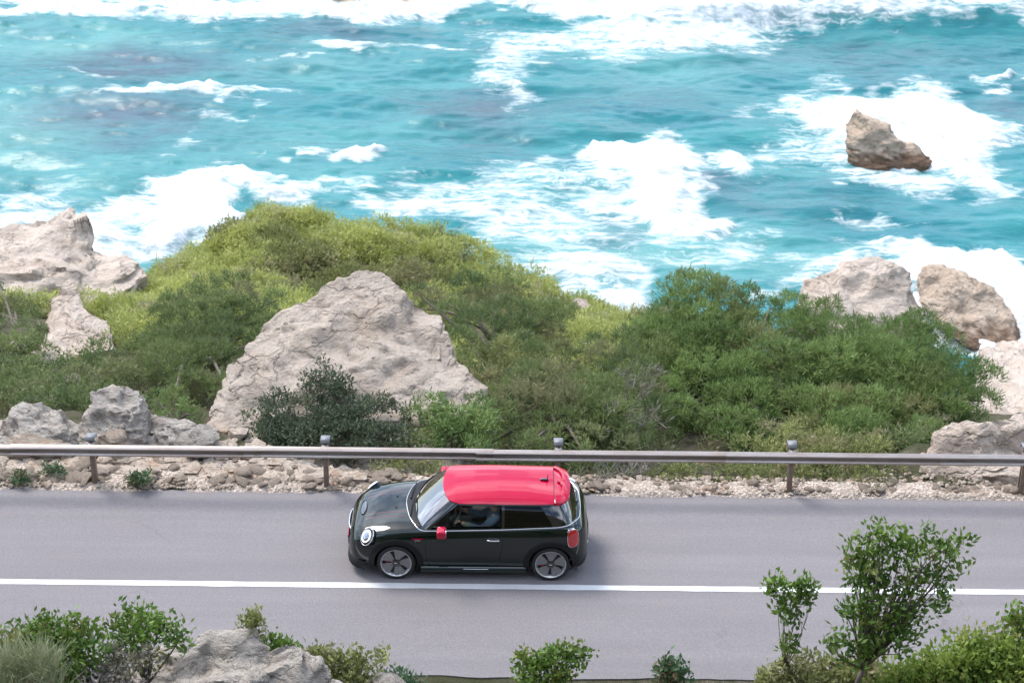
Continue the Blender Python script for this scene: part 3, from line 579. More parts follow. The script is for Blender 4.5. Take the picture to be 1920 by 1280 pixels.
def foliage_mesh(name, blobs, kind, rng, dens=1, oddp=.1, scale=1.0, org=(0, 0, 0)):
    k, ln, wd, sp, den, jit, up = KIND[kind]; C, Dr, T, O = blob_tufts(blobs, kind, rng, dens / scale ** 2, oddp)
    V, Fa, t, o = leaves_np(C, Dr, k, ln * scale, wd * scale, sp, rng, T, O, jit * scale)
    me = mesh_np(name, V - np.asarray(org), Fa, False); attr(me, 'tint', t); attr(me, 'odd', o); return me
def in_poly(p, poly):
    x_, y_ = p; c = False; j = len(poly) - 1
    for i in range(len(poly)):
        a, b = poly[i], poly[j]
        if (a[1] > y_) != (b[1] > y_) and x_ < (b[0] - a[0]) * (y_ - a[1]) / (b[1] - a[1]) + a[0]: c = not c
        j = i
    return c
def poly_blobs(poly, yb, yt, r, rng, spacing=1.0, deep=.5):
    """crown lumps over an area whose foot stands at distance yb and whose top at yt"""
    ys_ = [q[1] for q in poly]; xs_ = [q[0] for q in poly]; p0, p1 = max(ys_), min(ys_); out_, kept = [], []
    sc = scale_at(on_y(sum(xs_) / len(xs_), (p0 + p1) / 2, (yb + yt) / 2)); n_try = 0
    target = int(spacing * 2.1 * abs(sum(poly[i][0] * poly[i - 1][1] - poly[i - 1][0] * poly[i][1] for i in range(len(poly)))) / 2 / ((r * sc) ** 2 * math.pi * .62))
    while len(kept) < target and n_try < 20000:
        n_try += 1; a, b = rng.uniform(min(xs_), max(xs_)), rng.uniform(p1, p0)
        if not in_poly((a, b), poly): continue
        if any((a - k_[0]) ** 2 + ((b - k_[1]) * 1.25) ** 2 < (r * sc * .62 / spacing ** .5) ** 2 for k_ in kept) and rng.random() < .97: continue
        kept.append((a, b))
        rr = r * rng.uniform(.65, 1.2); ins = all(in_poly((a + math.cos(t) * rr * sc * .8, b + math.sin(t) * rr * sc * .8), poly) for t in np.arange(8) * math.pi / 4)
        if not ins: rr *= .6
        yy = yb + (p0 - b) / max(1, p0 - p1) * (yt - yb) + rng.normal(0, .25 * r)
        c = on_y(a, b, yy); out_.append((c, (rr * rng.uniform(.95, 1.3), rr * rng.uniform(.9, 1.2), rr * rng.uniform(.6, .85))))
        if rng.random() < deep: out_.append((c + np.array([rng.normal(0, .3) * r, r * .5, -r * 1.1]), (rr, rr, rr * .7)))
    return out_
def limbs(base, blobs, rng, r0, n_l, mid_h=.45):
    C = np.array([b[0] for b in blobs]); cen = C.mean(0); base = np.asarray(base, float)
    fork = base + (np.array([cen[0], cen[1], base[2]]) - base) * .5 + np.array([0, 0, max(.3, (cen[2] - base[2]) * mid_h)])
    parts = []
    def curve(a, b, ra, rb, n=7, wob=.08):
        t = np.linspace(0, 1, n)[:, None]; L_ = np.linalg.norm(b - a); P = a * (1 - t) + b * t + np.sin(t * math.pi) * np.array([rng.normal(0, wob), rng.normal(0, wob), .12]) * L_
        return tube_np(P, ra * (1 - t[:, 0]) + rb * t[:, 0], 7)
    tr = curve(base - np.array([0, 0, .3]), fork, r0 * 1.2, r0 * .8)
    sel = rng.permutation(len(C))[:n_l]
    for i in sel: parts.append(curve(fork, C[i], r0 * .5, r0 * .10))
    return tr, parts
def plant(name, label, cat, poly, yb, yt, r, kind, mat, seed, base_px=None, trunk=.12, n_l=10, dens=1, oddp=.1, scale=1, spacing=1.0, group=None, deep=.5, bark='bark', foliage='crown'):
    rng = np.random.default_rng(seed); bl = poly_blobs(poly, yb, yt, r, rng, spacing, deep); C = np.array([b[0] for b in bl])
    bx = on_y(base_px, 700, (yb + yt) / 2)[0] if base_px else C[:, 0].mean(); by = C[:, 1].mean(); bz = min(th(bx, by), C[:, 2].min() - .05); base = np.array([bx, by, bz])
    root = empty(name, base); tag(root, label, cat, group)
    tr, lm = limbs(base, bl, rng, trunk, n_l)
    link('trunk' if foliage == 'crown' else 'stem', mesh_np('trunk', tr[0] - base, tr[1], True), MT[bark], root)
    V, Fa = join_np(lm); link('limbs' if foliage == 'crown' else 'branches', mesh_np('limbs', V - base, Fa, True), MT[bark], root)
    link(foliage, foliage_mesh(foliage, bl, kind, rng, dens, oddp, scale, base), MT[mat], root)
    return root

# --- pines and scrub below the road
plant('pine_tree', 'tall bright green pine, its crown top touching the sea', 'pine tree', [(1185, 600), (1215, 545), (1260, 515), (1310, 492), (1345, 520), (1400, 528), (1440, 525), (1455, 570), (1500, 620), (1510, 720), (1480, 800), (1380, 830), (1280, 800), (1215, 740), (1190, 680)], 5.5, 11.5, .52, 'pine', 'pine', 11, trunk=.17, n_l=22, deep=.8, spacing=1.15)
plant('pine_tree', 'broad green pine reaching toward the right edge rocks', 'pine tree', [(1460, 530), (1520, 560), (1580, 590), (1700, 588), (1730, 600), (1800, 645), (1850, 690), (1830, 730), (1880, 755), (1800, 780), (1720, 830), (1600, 850), (1500, 830), (1490, 700), (1470, 610)], 5.0, 11.0, .52, 'pine', 'pine', 12, trunk=.17, n_l=24, deep=1.0, spacing=1.25)
plant('pine_tree', 'dark pine half hidden behind the broad pine on the right', 'pine tree', [(1470, 580), (1560, 600), (1700, 610), (1780, 650), (1800, 700), (1740, 760), (1600, 770), (1500, 720)], 8.0, 12.5, .55, 'pine', 'pine_dark', 46, trunk=.15, n_l=14, deep=.8, spacing=1.2, dens=.8)
plant('pine_tree', 'dull pine with bare grey branches right of the peak', 'pine tree', [(1190, 610), (1100, 640), (1040, 660), (960, 700), (900, 735), (870, 770), (860, 840), (960, 845), (1100, 845), (1230, 840), (1250, 780), (1215, 700)], 3.9, 9.0, .46, 'pine', 'olive_dark' if 'olive_dark' in MT else 'pine_dark', 13, trunk=.13, n_l=20, oddp=.25, dens=.85)
plant('pine_tree', 'dark pine crown left of the rock peak', 'pine tree', [(300, 560), (360, 530), (430, 520), (520, 545), (560, 560), (515, 620), (470, 680), (420, 740), (370, 790), (300, 770), (250, 700), (255, 640), (290, 600)], 6.5, 14.5, .55, 'pine', 'pine_dark', 14, trunk=.16, n_l=20)
plant('pine_tree', 'dark green pine crown just behind the right shoulder of the peak', 'pine tree', [(755, 545), (800, 500), (900, 500), (960, 530), (1040, 560), (1070, 610), (1040, 660), (960, 690), (890, 680), (840, 600), (790, 580)], 10.5, 17, .55, 'pine', 'pine_dark', 15, trunk=.15, n_l=16, oddp=.15)
plant('scrub_bush', 'olive scrub between the peak and the dull pine', 'bush', [(890, 640), (960, 650), (1030, 660), (1000, 700), (930, 740), (890, 730), (880, 690)], 7.5, 10, .4, 'scrub', 'olive', 16, trunk=.06, n_l=8, foliage='foliage')
plant('lentisk_bush', 'dark upright bush standing against the front of the peak', 'bush', [(610, 672), (635, 690), (650, 720), (690, 745), (650, 770), (590, 770), (575, 730), (590, 690)], 4.6, 5.6, .24, 'lentisk', 'lentisk', 17, trunk=.05, n_l=8, foliage='foliage')
plant('lentisk_bush', 'wide dark bush below the peak and touching the rail', 'bush', [(432, 835), (430, 800), (470, 765), (540, 740), (620, 745), (700, 745), (770, 760), (770, 845), (600, 850)], 3.3, 4.9, .32, 'lentisk', 'lentisk', 18, trunk=.06, n_l=12, foliage='foliage')
plant('scrub_bush', 'green bush between the wide dark bush and the dull pine', 'bush', [(745, 850), (770, 770), (785, 735), (830, 735), (850, 765), (900, 750), (930, 770), (930, 850)], 3.3, 5.0, .3, 'scrub', 'pine', 19, trunk=.05, n_l=8, foliage='foliage')
plant('scrub_bush', 'yellow-green low bush under the rail in front of the car bonnet', 'bush', [(690, 905), (700, 870), (750, 862), (830, 864), (850, 890), (780, 905)], 2.3, 3.0, .2, 'scrub', 'olive', 20, trunk=.03, n_l=6, foliage='foliage')
plant('scrub_bush', 'brownish olive bush behind the rail right of the third post', 'bush', [(1390, 845), (1420, 800), (1480, 790), (1560, 810), (1640, 815), (1700, 830), (1720, 870), (1680, 905), (1500, 905), (1400, 880)], 2.35, 4.4, .30, 'scrub', 'olive', 21, trunk=.05, n_l=10, oddp=.3, foliage='foliage')
plant('scrub_bush', 'yellow-green low bush under the rail behind the car', 'bush', [(1215, 912), (1230, 885), (1290, 868), (1400, 868), (1480, 872), (1470, 905), (1380, 915)], 2.28, 3.0, .22, 'scrub', 'olive', 22, trunk=.03, n_l=8, foliage='foliage')
plant('scrub_bush', 'dark thicket under the rail just behind the car tail', 'bush', [(1080, 905), (1075, 868), (1150, 862), (1225, 865), (1225, 905)], 2.3, 3.1, .24, 'brush', 'grey_brush', 23, trunk=.03, n_l=10, dens=.8, oddp=.5, foliage='foliage')
plant('dead_shrub', 'bare grey shrub within the dull pine right of the peak', 'shrub', [(1170, 690), (1210, 680), (1235, 740), (1230, 800), (1180, 820), (1160, 760)], 4.2, 6.4, .32, 'brush', 'grey_brush', 24, trunk=.035, n_l=7, bark='bark', dens=.55, oddp=.6, foliage='foliage')
plant('scrub_bush', 'dark green scrub at the left edge below the shore rock', 'bush', [(-30, 545), (40, 545), (70, 580), (90, 640), (60, 700), (-30, 720)], 11, 18.5, .5, 'scrub', 'pine_dark', 25, trunk=.08, n_l=10, foliage='foliage')
plant('scrub_bush', 'dark scrub behind the rounded boulder at the left edge', 'bush', [(-30, 660), (60, 670), (150, 680), (250, 690), (265, 740), (180, 735), (150, 765), (60, 760), (-30, 770)], 5.6, 10.5, .45, 'scrub', 'pine_dark', 26, trunk=.08, n_l=12, foliage='foliage', oddp=.2)
plant('scrub_bush', 'green bush in the gap right of the knobbly boulder', 'bush', [(275, 780), (270, 745), (330, 740), (375, 780), (365, 800), (300, 795)], 5.2, 6.6, .3, 'scrub', 'pine', 27, trunk=.05, n_l=8, foliage='foliage')
plant('scrub_bush', 'grey-green scrub patch below the leaning spire', 'bush', [(120, 680), (200, 668), (262, 655), (270, 690), (200, 705), (120, 705)], 11, 16.5, .4, 'scrub', 'olive', 28, trunk=.06, n_l=8, foliage='foliage', oddp=.3)
# --- scrub of the headland: one mass
rng = np.random.default_rng(77); bl = []
for k in range(1900):
    xx, yy = rng.uniform(-17, 6.5), rng.uniform(15.0, 35.3); zz = th(xx, yy)
    if zz < SEA + .6: continue
    if yy < 22 and (xx < -9.5 - (yy - 15) * .3 or xx > 3.2): continue
    if xx < -12.3 and yy > 27: continue
    if -15 < xx < -9.9 and 15 < yy < 22.5: continue
    if vnoise(np.array([[xx * .3, yy * .3, 0]]), 44)[0] < -.55: continue
    r = rng.uniform(.35, .8); bl.append((np.array([xx, yy, zz + r * .25]), (r * 1.15, r * 1.1, r * rng.uniform(.6, .95))))
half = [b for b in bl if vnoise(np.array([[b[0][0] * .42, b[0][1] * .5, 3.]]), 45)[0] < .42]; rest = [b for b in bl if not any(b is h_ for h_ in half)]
o = link('headland_scrub', foliage_mesh('headland_scrub', half, 'farscrub', rng, .36, .08), MT['yellow']); tag(o, 'yellow-green scrub, sunlight painted into its leaf colour, covering the headland above the surf', 'scrub', kind='stuff')
o = link('headland_brush', foliage_mesh('headland_brush', rest, 'farscrub', rng, .44, .3), MT['olive']); tag(o, 'darker olive and grey brush patches scattered over the headland', 'scrub', kind='stuff')
bl = []
for k in range(900):
    xx, yy = rng.uniform(-15, 12), rng.uniform(3.6, 24)
    if xx < -3.2 and yy < 5.8: continue
    if -15 < xx < -9.6 and 15 < yy < 22 and rng.random() < .8: continue
    if -6.8 < xx < -.6 and 3.4 < yy < 9.5: continue
    zz = th(xx, yy); r = rng.uniform(.25, .5); bl.append((np.array([xx, yy, zz + r * .2]), (r * 1.2, r * 1.1, r * .7)))
o = link('slope_scrub', foliage_mesh('slope_scrub', bl, 'scrub', rng, .42, .3), MT['pine_dark']); tag(o, 'low dark undergrowth covering the slope between the pines', 'scrub', kind='stuff')

# --- small verge plants
for i, (a, b, r, lb) in enumerate([(42, 893, .13, 'small green weed on the verge, nearest the left edge'), (112, 880, .13, 'small green weed on the verge left of the first post'), (258, 903, .16, 'small green weed at the road edge right of the first post')]):
    rng = np.random.default_rng(300 + i); c = on_z(a, b + 12, .0); root = empty('weed', c); tag(root, lb, 'weed')
    bl = [(np.array([rng.normal(0, r * .5), rng.normal(0, r * .3), r * rng.uniform(.4, 1.3)]), (r * .7, r * .6, r * .6)) for _ in range(5)]
    link('foliage', foliage_mesh('foliage', bl, 'lentisk', rng, 1.3, .1, .8), MT['bluegreen'], root)
    V, Fa = join_np([tube_np([(0, 0, -.05), tuple(b_[0] * .6), tuple(b_[0])], [.012, .008, .004], 5) for b_ in bl]); link('stem', mesh_np('stem', V, Fa), MT['bark'], root)
# --- plants of the near bank
N = dict(foliage='foliage')
plant('bank_bush', 'dense green bush at the bottom left corner', 'bush', [(-30, 1290), (-20, 1190), (30, 1172), (70, 1160), (110, 1152), (150, 1170), (185, 1185), (190, 1240), (150, 1300), (60, 1310)], -6.6, -5.6, .2, 'broad', 'broad', 31, trunk=.05, n_l=14, dens=1.1, **N)
plant('bank_bush', 'rounded bright green bush left of the craggy whitish rock', 'bush', [(200, 1170), (235, 1148), (265, 1143), (300, 1150), (340, 1160), (372, 1185), (350, 1200), (300, 1210), (290, 1240), (240, 1240), (215, 1210)], -5.9, -5.2, .18, 'broad', 'broad', 32, trunk=.04, n_l=12, dens=1.1, **N)
plant('bank_bush', 'grey-leaved dark bush at the bottom edge left of the rock', 'bush', [(150, 1240), (210, 1225), (260, 1225), (290, 1260), (280, 1320), (140, 1320)], -6.6, -6.0, .18, 'lentisk', 'grey_brush', 33, trunk=.04, n_l=10, oddp=.5, **N)
plant('grass_tussock', 'pale silvery grass tussock at the bottom left', 'grass', [(-20, 1320), (0, 1240), (60, 1225), (110, 1260), (110, 1320)], -7.2, -6.9, .16, 'grass', 'silver', 34, trunk=.02, n_l=6, **N)
plant('sapling', 'thin sapling sprig rising behind the craggy whitish rock', 'sapling', [(455, 1180), (458, 1158), (475, 1150), (492, 1162), (490, 1190), (475, 1205)], -4.6, -4.5, .09, 'lentisk', 'olive', 35, trunk=.015, n_l=5, **N)
plant('bank_bush', 'small leafy tuft on the right shoulder of the whitish rock', 'bush', [(500, 1205), (520, 1196), (540, 1205), (545, 1225), (515, 1225)], -4.4, -4.3, .09, 'broad', 'broad', 36, trunk=.015, n_l=5, **N)
plant('bank_bush', 'low spreading olive bush right of the whitish rock', 'bush', [(550, 1235), (580, 1215), (640, 1222), (700, 1225), (735, 1235), (700, 1265), (660, 1290), (600, 1280)], -4.5, -4.0, .15, 'broad', 'olive', 37, trunk=.03, n_l=9, **N)
plant('bank_bush', 'bluish green clump at the bottom edge beside the white stone', 'bush', [(690, 1290), (720, 1262), (770, 1260), (790, 1290)], -4.2, -4.0, .12, 'lentisk', 'bluegreen', 38, trunk=.02, n_l=6, **N)
plant('bank_bush', 'sparse leafy shrub at the bottom edge below the car', 'shrub', [(950, 1290), (965, 1235), (985, 1225), (1000, 1240), (1030, 1225), (1075, 1208), (1115, 1225), (1110, 1245), (1060, 1250), (1075, 1290)], -4.7, -4.2, .075, 'broad', 'broad', 39, trunk=.012, n_l=14, dens=.8, spacing=.38, deep=.1, **N)
plant('bank_bush', 'tiny reddish green plant at the bottom edge', 'plant', [(1232, 1262), (1240, 1245), (1262, 1240), (1285, 1255), (1280, 1275), (1255, 1290)], -4.2, -4.1, .09, 'broad', 'bluegreen', 40, trunk=.015, n_l=5, oddp=.5, **N)
plant('small_tree', 'leafy green small tree on the near bank covering the centre line', 'tree', [(1570, 1045), (1600, 1020), (1620, 998), (1660, 988), (1700, 1000), (1735, 985), (1760, 1010), (1805, 1008), (1815, 1050), (1800, 1080), (1780, 1110), (1760, 1140), (1735, 1165), (1740, 1185), (1700, 1195), (1690, 1230), (1600, 1250), (1560, 1230), (1540, 1180), (1580, 1150), (1600, 1110), (1595, 1075)], -6.6, -5.9, .125, 'broad', 'broad', 41, base_px=1640, trunk=.04, n_l=60, dens=1.05, spacing=.46, deep=.15)
plant('sapling', 'slender sapling with leaf tufts left of the small tree', 'sapling', [(1437, 1095), (1460, 1085), (1490, 1092), (1535, 1105), (1530, 1125), (1500, 1130), (1490, 1160), (1480, 1230), (1465, 1230), (1475, 1150), (1450, 1110)], -6.0, -5.8, .08, 'broad', 'broad', 42, trunk=.014, n_l=12, dens=.8, spacing=.5, deep=0)
plant('bank_bush', 'pale mixed bush at the foot of the small tree', 'bush', [(1415, 1290), (1440, 1250), (1500, 1235), (1560, 1235), (1640, 1245), (1690, 1260), (1690, 1300), (1500, 1310)], -6.2, -5.7, .17, 'broad', 'olive', 43, trunk=.03, n_l=10, oddp=.3, spacing=1.3, **N)
plant('bank_bush', 'bright green bush filling the bottom right corner', 'bush', [(1630, 1310), (1680, 1250), (1750, 1225), (1795, 1195), (1850, 1188), (1900, 1200), (1960, 1205), (1960, 1330)], -6.6, -5.9, .2, 'broad', 'broad_l', 44, trunk=.04, n_l=12, dens=1.3, spacing=1.5, deep=1, **N)
plant('sapling', 'dark leafy sprig at the right edge above the corner bush', 'sapling', [(1888, 1165), (1900, 1150), (1940, 1145), (1945, 1200), (1905, 1185)], -6.0, -5.8, .11, 'broad', 'broad', 45, trunk=.02, n_l=6)

# ------------------------------------------------------------------ car (front points to -X)
CARX = -0.695
def paint(name, c, flake=.0, rough=.32, cw=1.0, cior=1.5):
    t = NT(name); n = t.noise(3, 3); cc = t.mix(n, tuple(v * .93 for v in c), tuple(v * 1.07 for v in c))
    x = t.bsdf(cc, rough, flake, None, cw, .0); x.inputs['Coat IOR'].default_value = cior; return t.m
MT['green_paint'] = paint('dark_green_paint', (.0008, .0070, .0058), .0, .3, 1.0, 1.6)
MT['red_paint'] = paint('red_paint', (.40, .0004, .030), .0, .3, 1.0, 1.5)
MT['black_gloss'] = plain('black_gloss', (.006, .006, .007), .08, 0, 1.0)
MT['black_plastic'] = plain('black_plastic', (.008, .008, .009), .5, var=.2, scale=20, spec=.25)
MT['chrome'] = plain('chrome', (.75, .75, .76), .12, 1.0)
MT['silver'] = MT['silver']
MT['alloy'] = plain('machined_alloy', (.25, .25, .255), .36, .7, scale=30, var=.3)
MT['alloy_dark'] = plain('dark_alloy', (.035, .035, .037), .4, .5)
MT['tyre'] = plain('tyre_rubber', (.016, .016, .017), .75, var=.25, scale=20, bump=.2)
MT['caliper'] = plain('red_caliper', (.45, .01, .015), .4)
MT['brake'] = plain('brake_disc', (.16, .155, .15), .35, .8)
MT['interior'] = plain('cabin_trim', (.018, .018, .019), .8, var=.3)
MT['seat'] = plain('seat_cloth', (.030, .029, .028), .85, var=.3, scale=15)
MT['red_lens'] = plain('red_lens', (.42, .003, .008), .12, 0, 1.0)
MT['lamp_white'] = plain('daylight_ring', (.85, .88, .9), .2, emit=(1, .98, .95), es=.5)
MT['lamp_lens'] = plain('lamp_reflector', (.30, .33, .38), .12, .8, 1.0)
MT['stripe'] = plain('bonnet_pinstripe', (.20, .014, .035), .3, 0, 1.0)
MT['jacket'] = plain('blue_grey_jacket', (.13, .175, .235), .85, var=.3, scale=18)
MT['skin'] = plain('skin', (.50, .31, .23), .55)
MT['hair'] = plain('brown_hair', (.055, .03, .018), .7)
MT['trousers'] = plain('dark_trousers', (.03, .035, .045), .85)
MT['sleeve'] = plain('green_grey_cuff', (.20, .23, .15), .85, scale=25, var=.3)
def glass_mat(name, tint, ior):
    t = NT(name); fr = t.n('ShaderNodeFresnel'); fr.inputs['IOR'].default_value = ior
    tr = t.n('ShaderNodeBsdfTransparent'); tr.inputs['Color'].default_value = (*tint, 1); gl = t.n('ShaderNodeBsdfGlossy'); gl.inputs['Roughness'].default_value = .02
    ms = t.n('ShaderNodeMixShader'); t.l(fr.outputs[0], ms.inputs[0]); t.l(tr.outputs[0], ms.inputs[1]); t.l(gl.outputs[0], ms.inputs[2]); t.l(ms.outputs[0], t.out.inputs['Surface']); return t.m
MT['glass'] = glass_mat('side_glass', (.85, .9, .88), 1.3); MT['windscreen'] = glass_mat('windscreen_glass', (.45, .5, .5), 4.2)
MT['glass_dark'] = glass_mat('privacy_glass', (.06, .065, .065), 1.5); MT['glass_rear'] = glass_mat('rear_glass', (.08, .085, .09), 2.8)

car = empty('car', (CARX, 0, 0)); tag(car, 'small dark green three-door car with a red roof driving along the road', 'car')
def cpart(name, me, m, parent=None): return link(name, me, MT[m], parent or car)
TX = np.array([-1.93, -1.91, -1.87, -1.80, -1.68, -1.5, -1.3, -1.1, -.9, -.6, 0, .6, 1.1, 1.4, 1.6, 1.75, 1.85, 1.91, 1.946])
TW = np.array([.40, .54, .64, .715, .775, .82, .842, .85, .85, .846, .845, .85, .858, .855, .835, .79, .72, .64, .52])
TB = np.array([.26, .22, .20, .185, .18, .18, .18, .18, .18, .185, .185, .185, .19, .195, .205, .22, .235, .25, .28])
TS = np.array([.53, .59, .65, .705, .758, .805, .838, .858, .873, .885, .900, .920, .948, .964, .966, .945, .895, .83, .72])
TT = np.array([.56, .645, .72, .785, .85, .90, .935, .957, .970, .972, .977, .987, 1.0, 1.010, 1.008, .985, .925, .855, .74])
TD = np.array([.29, .41, .51, .59, .655, .715, .752, .775, .785, .790, .795, .80, .803, .785, .755, .70, .62, .53, .40])
sx = np.concatenate([np.linspace(-1.93, -1.80, 14), np.linspace(-1.79, 1.78, 110), np.linspace(1.79, 1.946, 16)])
def tab(T):
    v = np.interp(sx, TX, T); fine = np.linspace(-1.93, 1.946, 800); fv = np.interp(fine, TX, T)
    e0 = 2 * fv[0] - fv[1:31][::-1]; e1 = 2 * fv[-1] - fv[-31:-1][::-1]; k = np.hanning(41); k /= k.sum(); kk = np.convolve(np.concatenate([e0, fv, e1]), k, 'same')[30:-30]
    wgt = np.clip(np.minimum(sx + 1.93, 1.946 - sx) / .08, 0, 1); return np.interp(sx, fine, kk) * wgt + v * (1 - wgt)
W_, B_, S_, T_, D_ = map(tab, (TW, TB, TS, TT, TD))
def chaikin(P, n=2):
    for _ in range(n):
        Q = [P[0]]
        for a, b in zip(P[:-1], P[1:]): Q += [a * .75 + b * .25, a * .25 + b * .75]
        Q.append(P[-1]); P = np.array(Q)
    return P
rings = []
for i in range(len(sx)):
    w_, b_, s_, t_, d_ = W_[i], B_[i], S_[i], T_[i], D_[i]; h_ = s_ - b_
    P = np.array([(0, b_), (w_ * .6, b_), (w_ - .09, b_), (w_ - .04, b_ + .03), (w_ - .015, b_ + .14), (w_ - .003, b_ + .38 * h_), (w_, b_ + .58 * h_), (w_ - .008, b_ + .74 * h_), (w_ - .020, b_ + .88 * h_), (d_ + .35 * (w_ - d_), s_ - .012), (d_, s_ + .012), (d_ * .86, s_ + .5 * (t_ - s_) + .004), (d_ * .62, s_ + .78 * (t_ - s_)), (d_ * .32, s_ + .95 * (t_ - s_)), (0, t_)])
    P = chaikin(P, 2); rings.append(np.concatenate([np.stack([0 * P[:, 0] + sx[i], -P[:, 0], P[:, 1]], -1), np.stack([0 * P[1:-1, 0] + sx[i], P[1:-1, 0], P[1:-1, 1]], -1)[::-1]]))
G = np.stack(rings, 0); n_, m_ = G.shape[:2]
V = G.reshape(-1, 3); Fb = [grid_faces(n_, m_, False, True), np.arange(m_)[None, ::-1], (np.arange(m_) + (n_ - 1) * m_)[None, :]]
bvh = BVHTree.FromPolygons([tuple(v) for v in V], [tuple(int(q) for q in f) for A in Fb for f in A])
def side(x_, z_, sgn=-1, off=.0, fb=.84):
    h = bvh.ray_cast(Vector((x_, sgn * 2, z_)), Vector((0, -sgn, 0)))
    if h[0] is None: return np.array([x_, sgn * fb, z_])
    n = h[1]
    if n.y * sgn < 0: n = -n
    return np.array(h[0] + n * off)
def top(x_, y_, off=.0, fb=.9):
    h = bvh.ray_cast(Vector((x_, y_, 3)), Vector((0, 0, -1)))
    if h[0] is None: return np.array([x_, y_, fb])
    n = h[1] if h[1].z > 0 else -h[1]
    return np.array(h[0] + n * off)
FA, RA, WR = -1.14, 1.355, .312
# greenhouse outlines
KN = 9   # half outline knots from front centre to rear centre
def outline(xf, xr, b, n=10, cf=.13, crr=.16):
    K = [(xf, 0), (xf + .12 * cf, .30 * b), (xf + .42 * cf, .62 * b), (xf + cf, b - .075), (xf + cf + .055, b - .025), (xf + cf + .14, b - .004), (0.56, b), (0.60, b), (xr - .42, b - .012), (xr - crr - .06, b - .05), (xr - crr + .03, b - .115), (xr - .035, .55 * b), (xr - .008, .25 * b), (xr, 0)]
    return np.array(K)
base_o, top_o = outline(-.86, 1.80, .772), outline(-.385, 1.57, .592, cf=.11, crr=.13)
def roof_z(x_, y_):
    c = np.interp(x_, [-.45, -.38, -.2, .1, .5, 1.0, 1.4, 1.7], [1.325, 1.345, 1.375, 1.40, 1.41, 1.40, 1.372, 1.335]); e = np.interp(x_, [-.4, .3, 1.4, 1.7], [1.30, 1.322, 1.305, 1.29])
    v = np.clip(np.abs(y_) / .60, 0, 1.15); return c - (c - e) * (.45 * v ** 2 + .35 * v ** 4 + .35 * v ** 10)
def patch(k0, k1, sgn, nlev=9, nsub=4, inset=0.0, t0=0.0, t1=1.0, bulge=.022):
    cols = []
    for k in range(k0, k1):
        for s in range(nsub):
            cols.append(k + s / nsub)
    cols.append(k1); rowsP = []
    def smp(O, u):
        i = int(min(u, len(O) - 1 - 1e-9)); f = u - i
        p0, p1, p2, p3 = O[max(i - 1, 0)], O[i], O[i + 1], O[min(i + 2, len(O) - 1)]
        if i == 0: p0 = np.array([p2[0], -p2[1]]) if True else p0
        if i + 2 > len(O) - 1: p3 = np.array([p1[0], -p1[1]])
        m1 = (p2 - p0) * .5; m2 = (p3 - p1) * .5
        if i in (5, 6, 7): m1 = m2 = p2 - p1 if i == 6 else (m1 if i == 5 else m1)
        L_ = np.linalg.norm(p2 - p1)
        m1 = m1 / (np.linalg.norm(m1) + 1e-9) * L_; m2 = m2 / (np.linalg.norm(m2) + 1e-9) * L_
        return p1 * (2 * f ** 3 - 3 * f ** 2 + 1) + m1 * (f ** 3 - 2 * f ** 2 + f) + p2 * (-2 * f ** 3 + 3 * f ** 2) + m2 * (f ** 3 - f ** 2)
    for l in range(nlev):
        t_ = t0 + (t1 - t0) * l / (nlev - 1); row = []
        for u in cols:
            a, b = smp(base_o, u), smp(top_o, u); za = top(a[0], -a[1])[2] - .006; zb = roof_z(b[0], b[1]) - .016
            p = a * (1 - t_) + b * t_; z_ = za * (1 - t_) + zb * t_
            cvec = p - np.array([.45, 0]); cvec = cvec / (np.linalg.norm(cvec) + 1e-9); p = p + cvec * (bulge * 4 * t_ * (1 - t_) - inset)
            row.append((p[0], sgn * p[1], z_))
        rowsP.append(row)
    return np.array(rowsP)
def two(k0, k1, name, m, **kw):      # full-width patch across the centre line
    a = patch(k0, k1, -1, **kw); b = patch(k0, k1, 1, **kw)
    if k0 == 0: Gp = np.concatenate([a[:, ::-1], b[:, 1:]], 1)
    else: Gp = np.concatenate([a, b[:, ::-1][:, 1:]], 1)
    me = grid_mesh(name, Gp); fix_out(me); return cpart(name, me, m)
def fix_out(me, c=(.45, 0, .7)):
    bm = bmesh.new(); bm.from_mesh(me); bm.faces.ensure_lookup_table(); s = 0
    for f in bm.faces: s += (f.calc_center_median() - Vector(c)).dot(f.normal) * f.calc_area()
    if s < 0: bmesh.ops.reverse_faces(bm, faces=bm.faces[:])
    bm.to_mesh(me); bm.free()
# body: closed shell with wheel openings and cabin cut out
bodym = mesh_np('body', V, Fb, True); bodym.materials.append(MT['green_paint'])
body = link('body', bodym, None, car)
cutters = []
def cutter(V_, F_, m):
    me = mesh_np('cut', V_, F_, False); bm = bmesh.new(); bm.from_mesh(me); bmesh.ops.recalc_face_normals(bm, faces=bm.faces[:]); bm.to_mesh(me); bm.free(); me.materials.append(MT[m]); o = link('cut', me); cutters.append(o)
for ax in (FA, RA):
    for sg in (-1, 1): cutter(*tube_np([(ax, sg * .52, WR + .005), (ax, sg * 1.2, WR + .005)], .352, 48), 'interior')
hb = base_o * np.array([1, .94]); hb[:, 0] = .45 + (hb[:, 0] - .45) * .95; hb[0, 0] = hb[0, 0] + 0
ringc = np.concatenate([np.stack([hb[:, 0], -hb[:, 1]], -1), np.stack([hb[1:-1, 0], hb[1:-1, 1]], -1)[::-1]]); kk = len(ringc)
Vc = np.concatenate([np.c_[ringc[:, 0] * .98 + .01, ringc[:, 1] * .93, np.full(kk, .36)], np.c_[ringc, np.full(kk, 1.3)]])
cutter(Vc, [np.stack([np.arange(kk), (np.arange(kk) + 1) % kk, kk + (np.arange(kk) + 1) % kk, kk + np.arange(kk)], -1), np.arange(kk)[None, :], (np.arange(kk) + kk)[None, :]], 'interior')
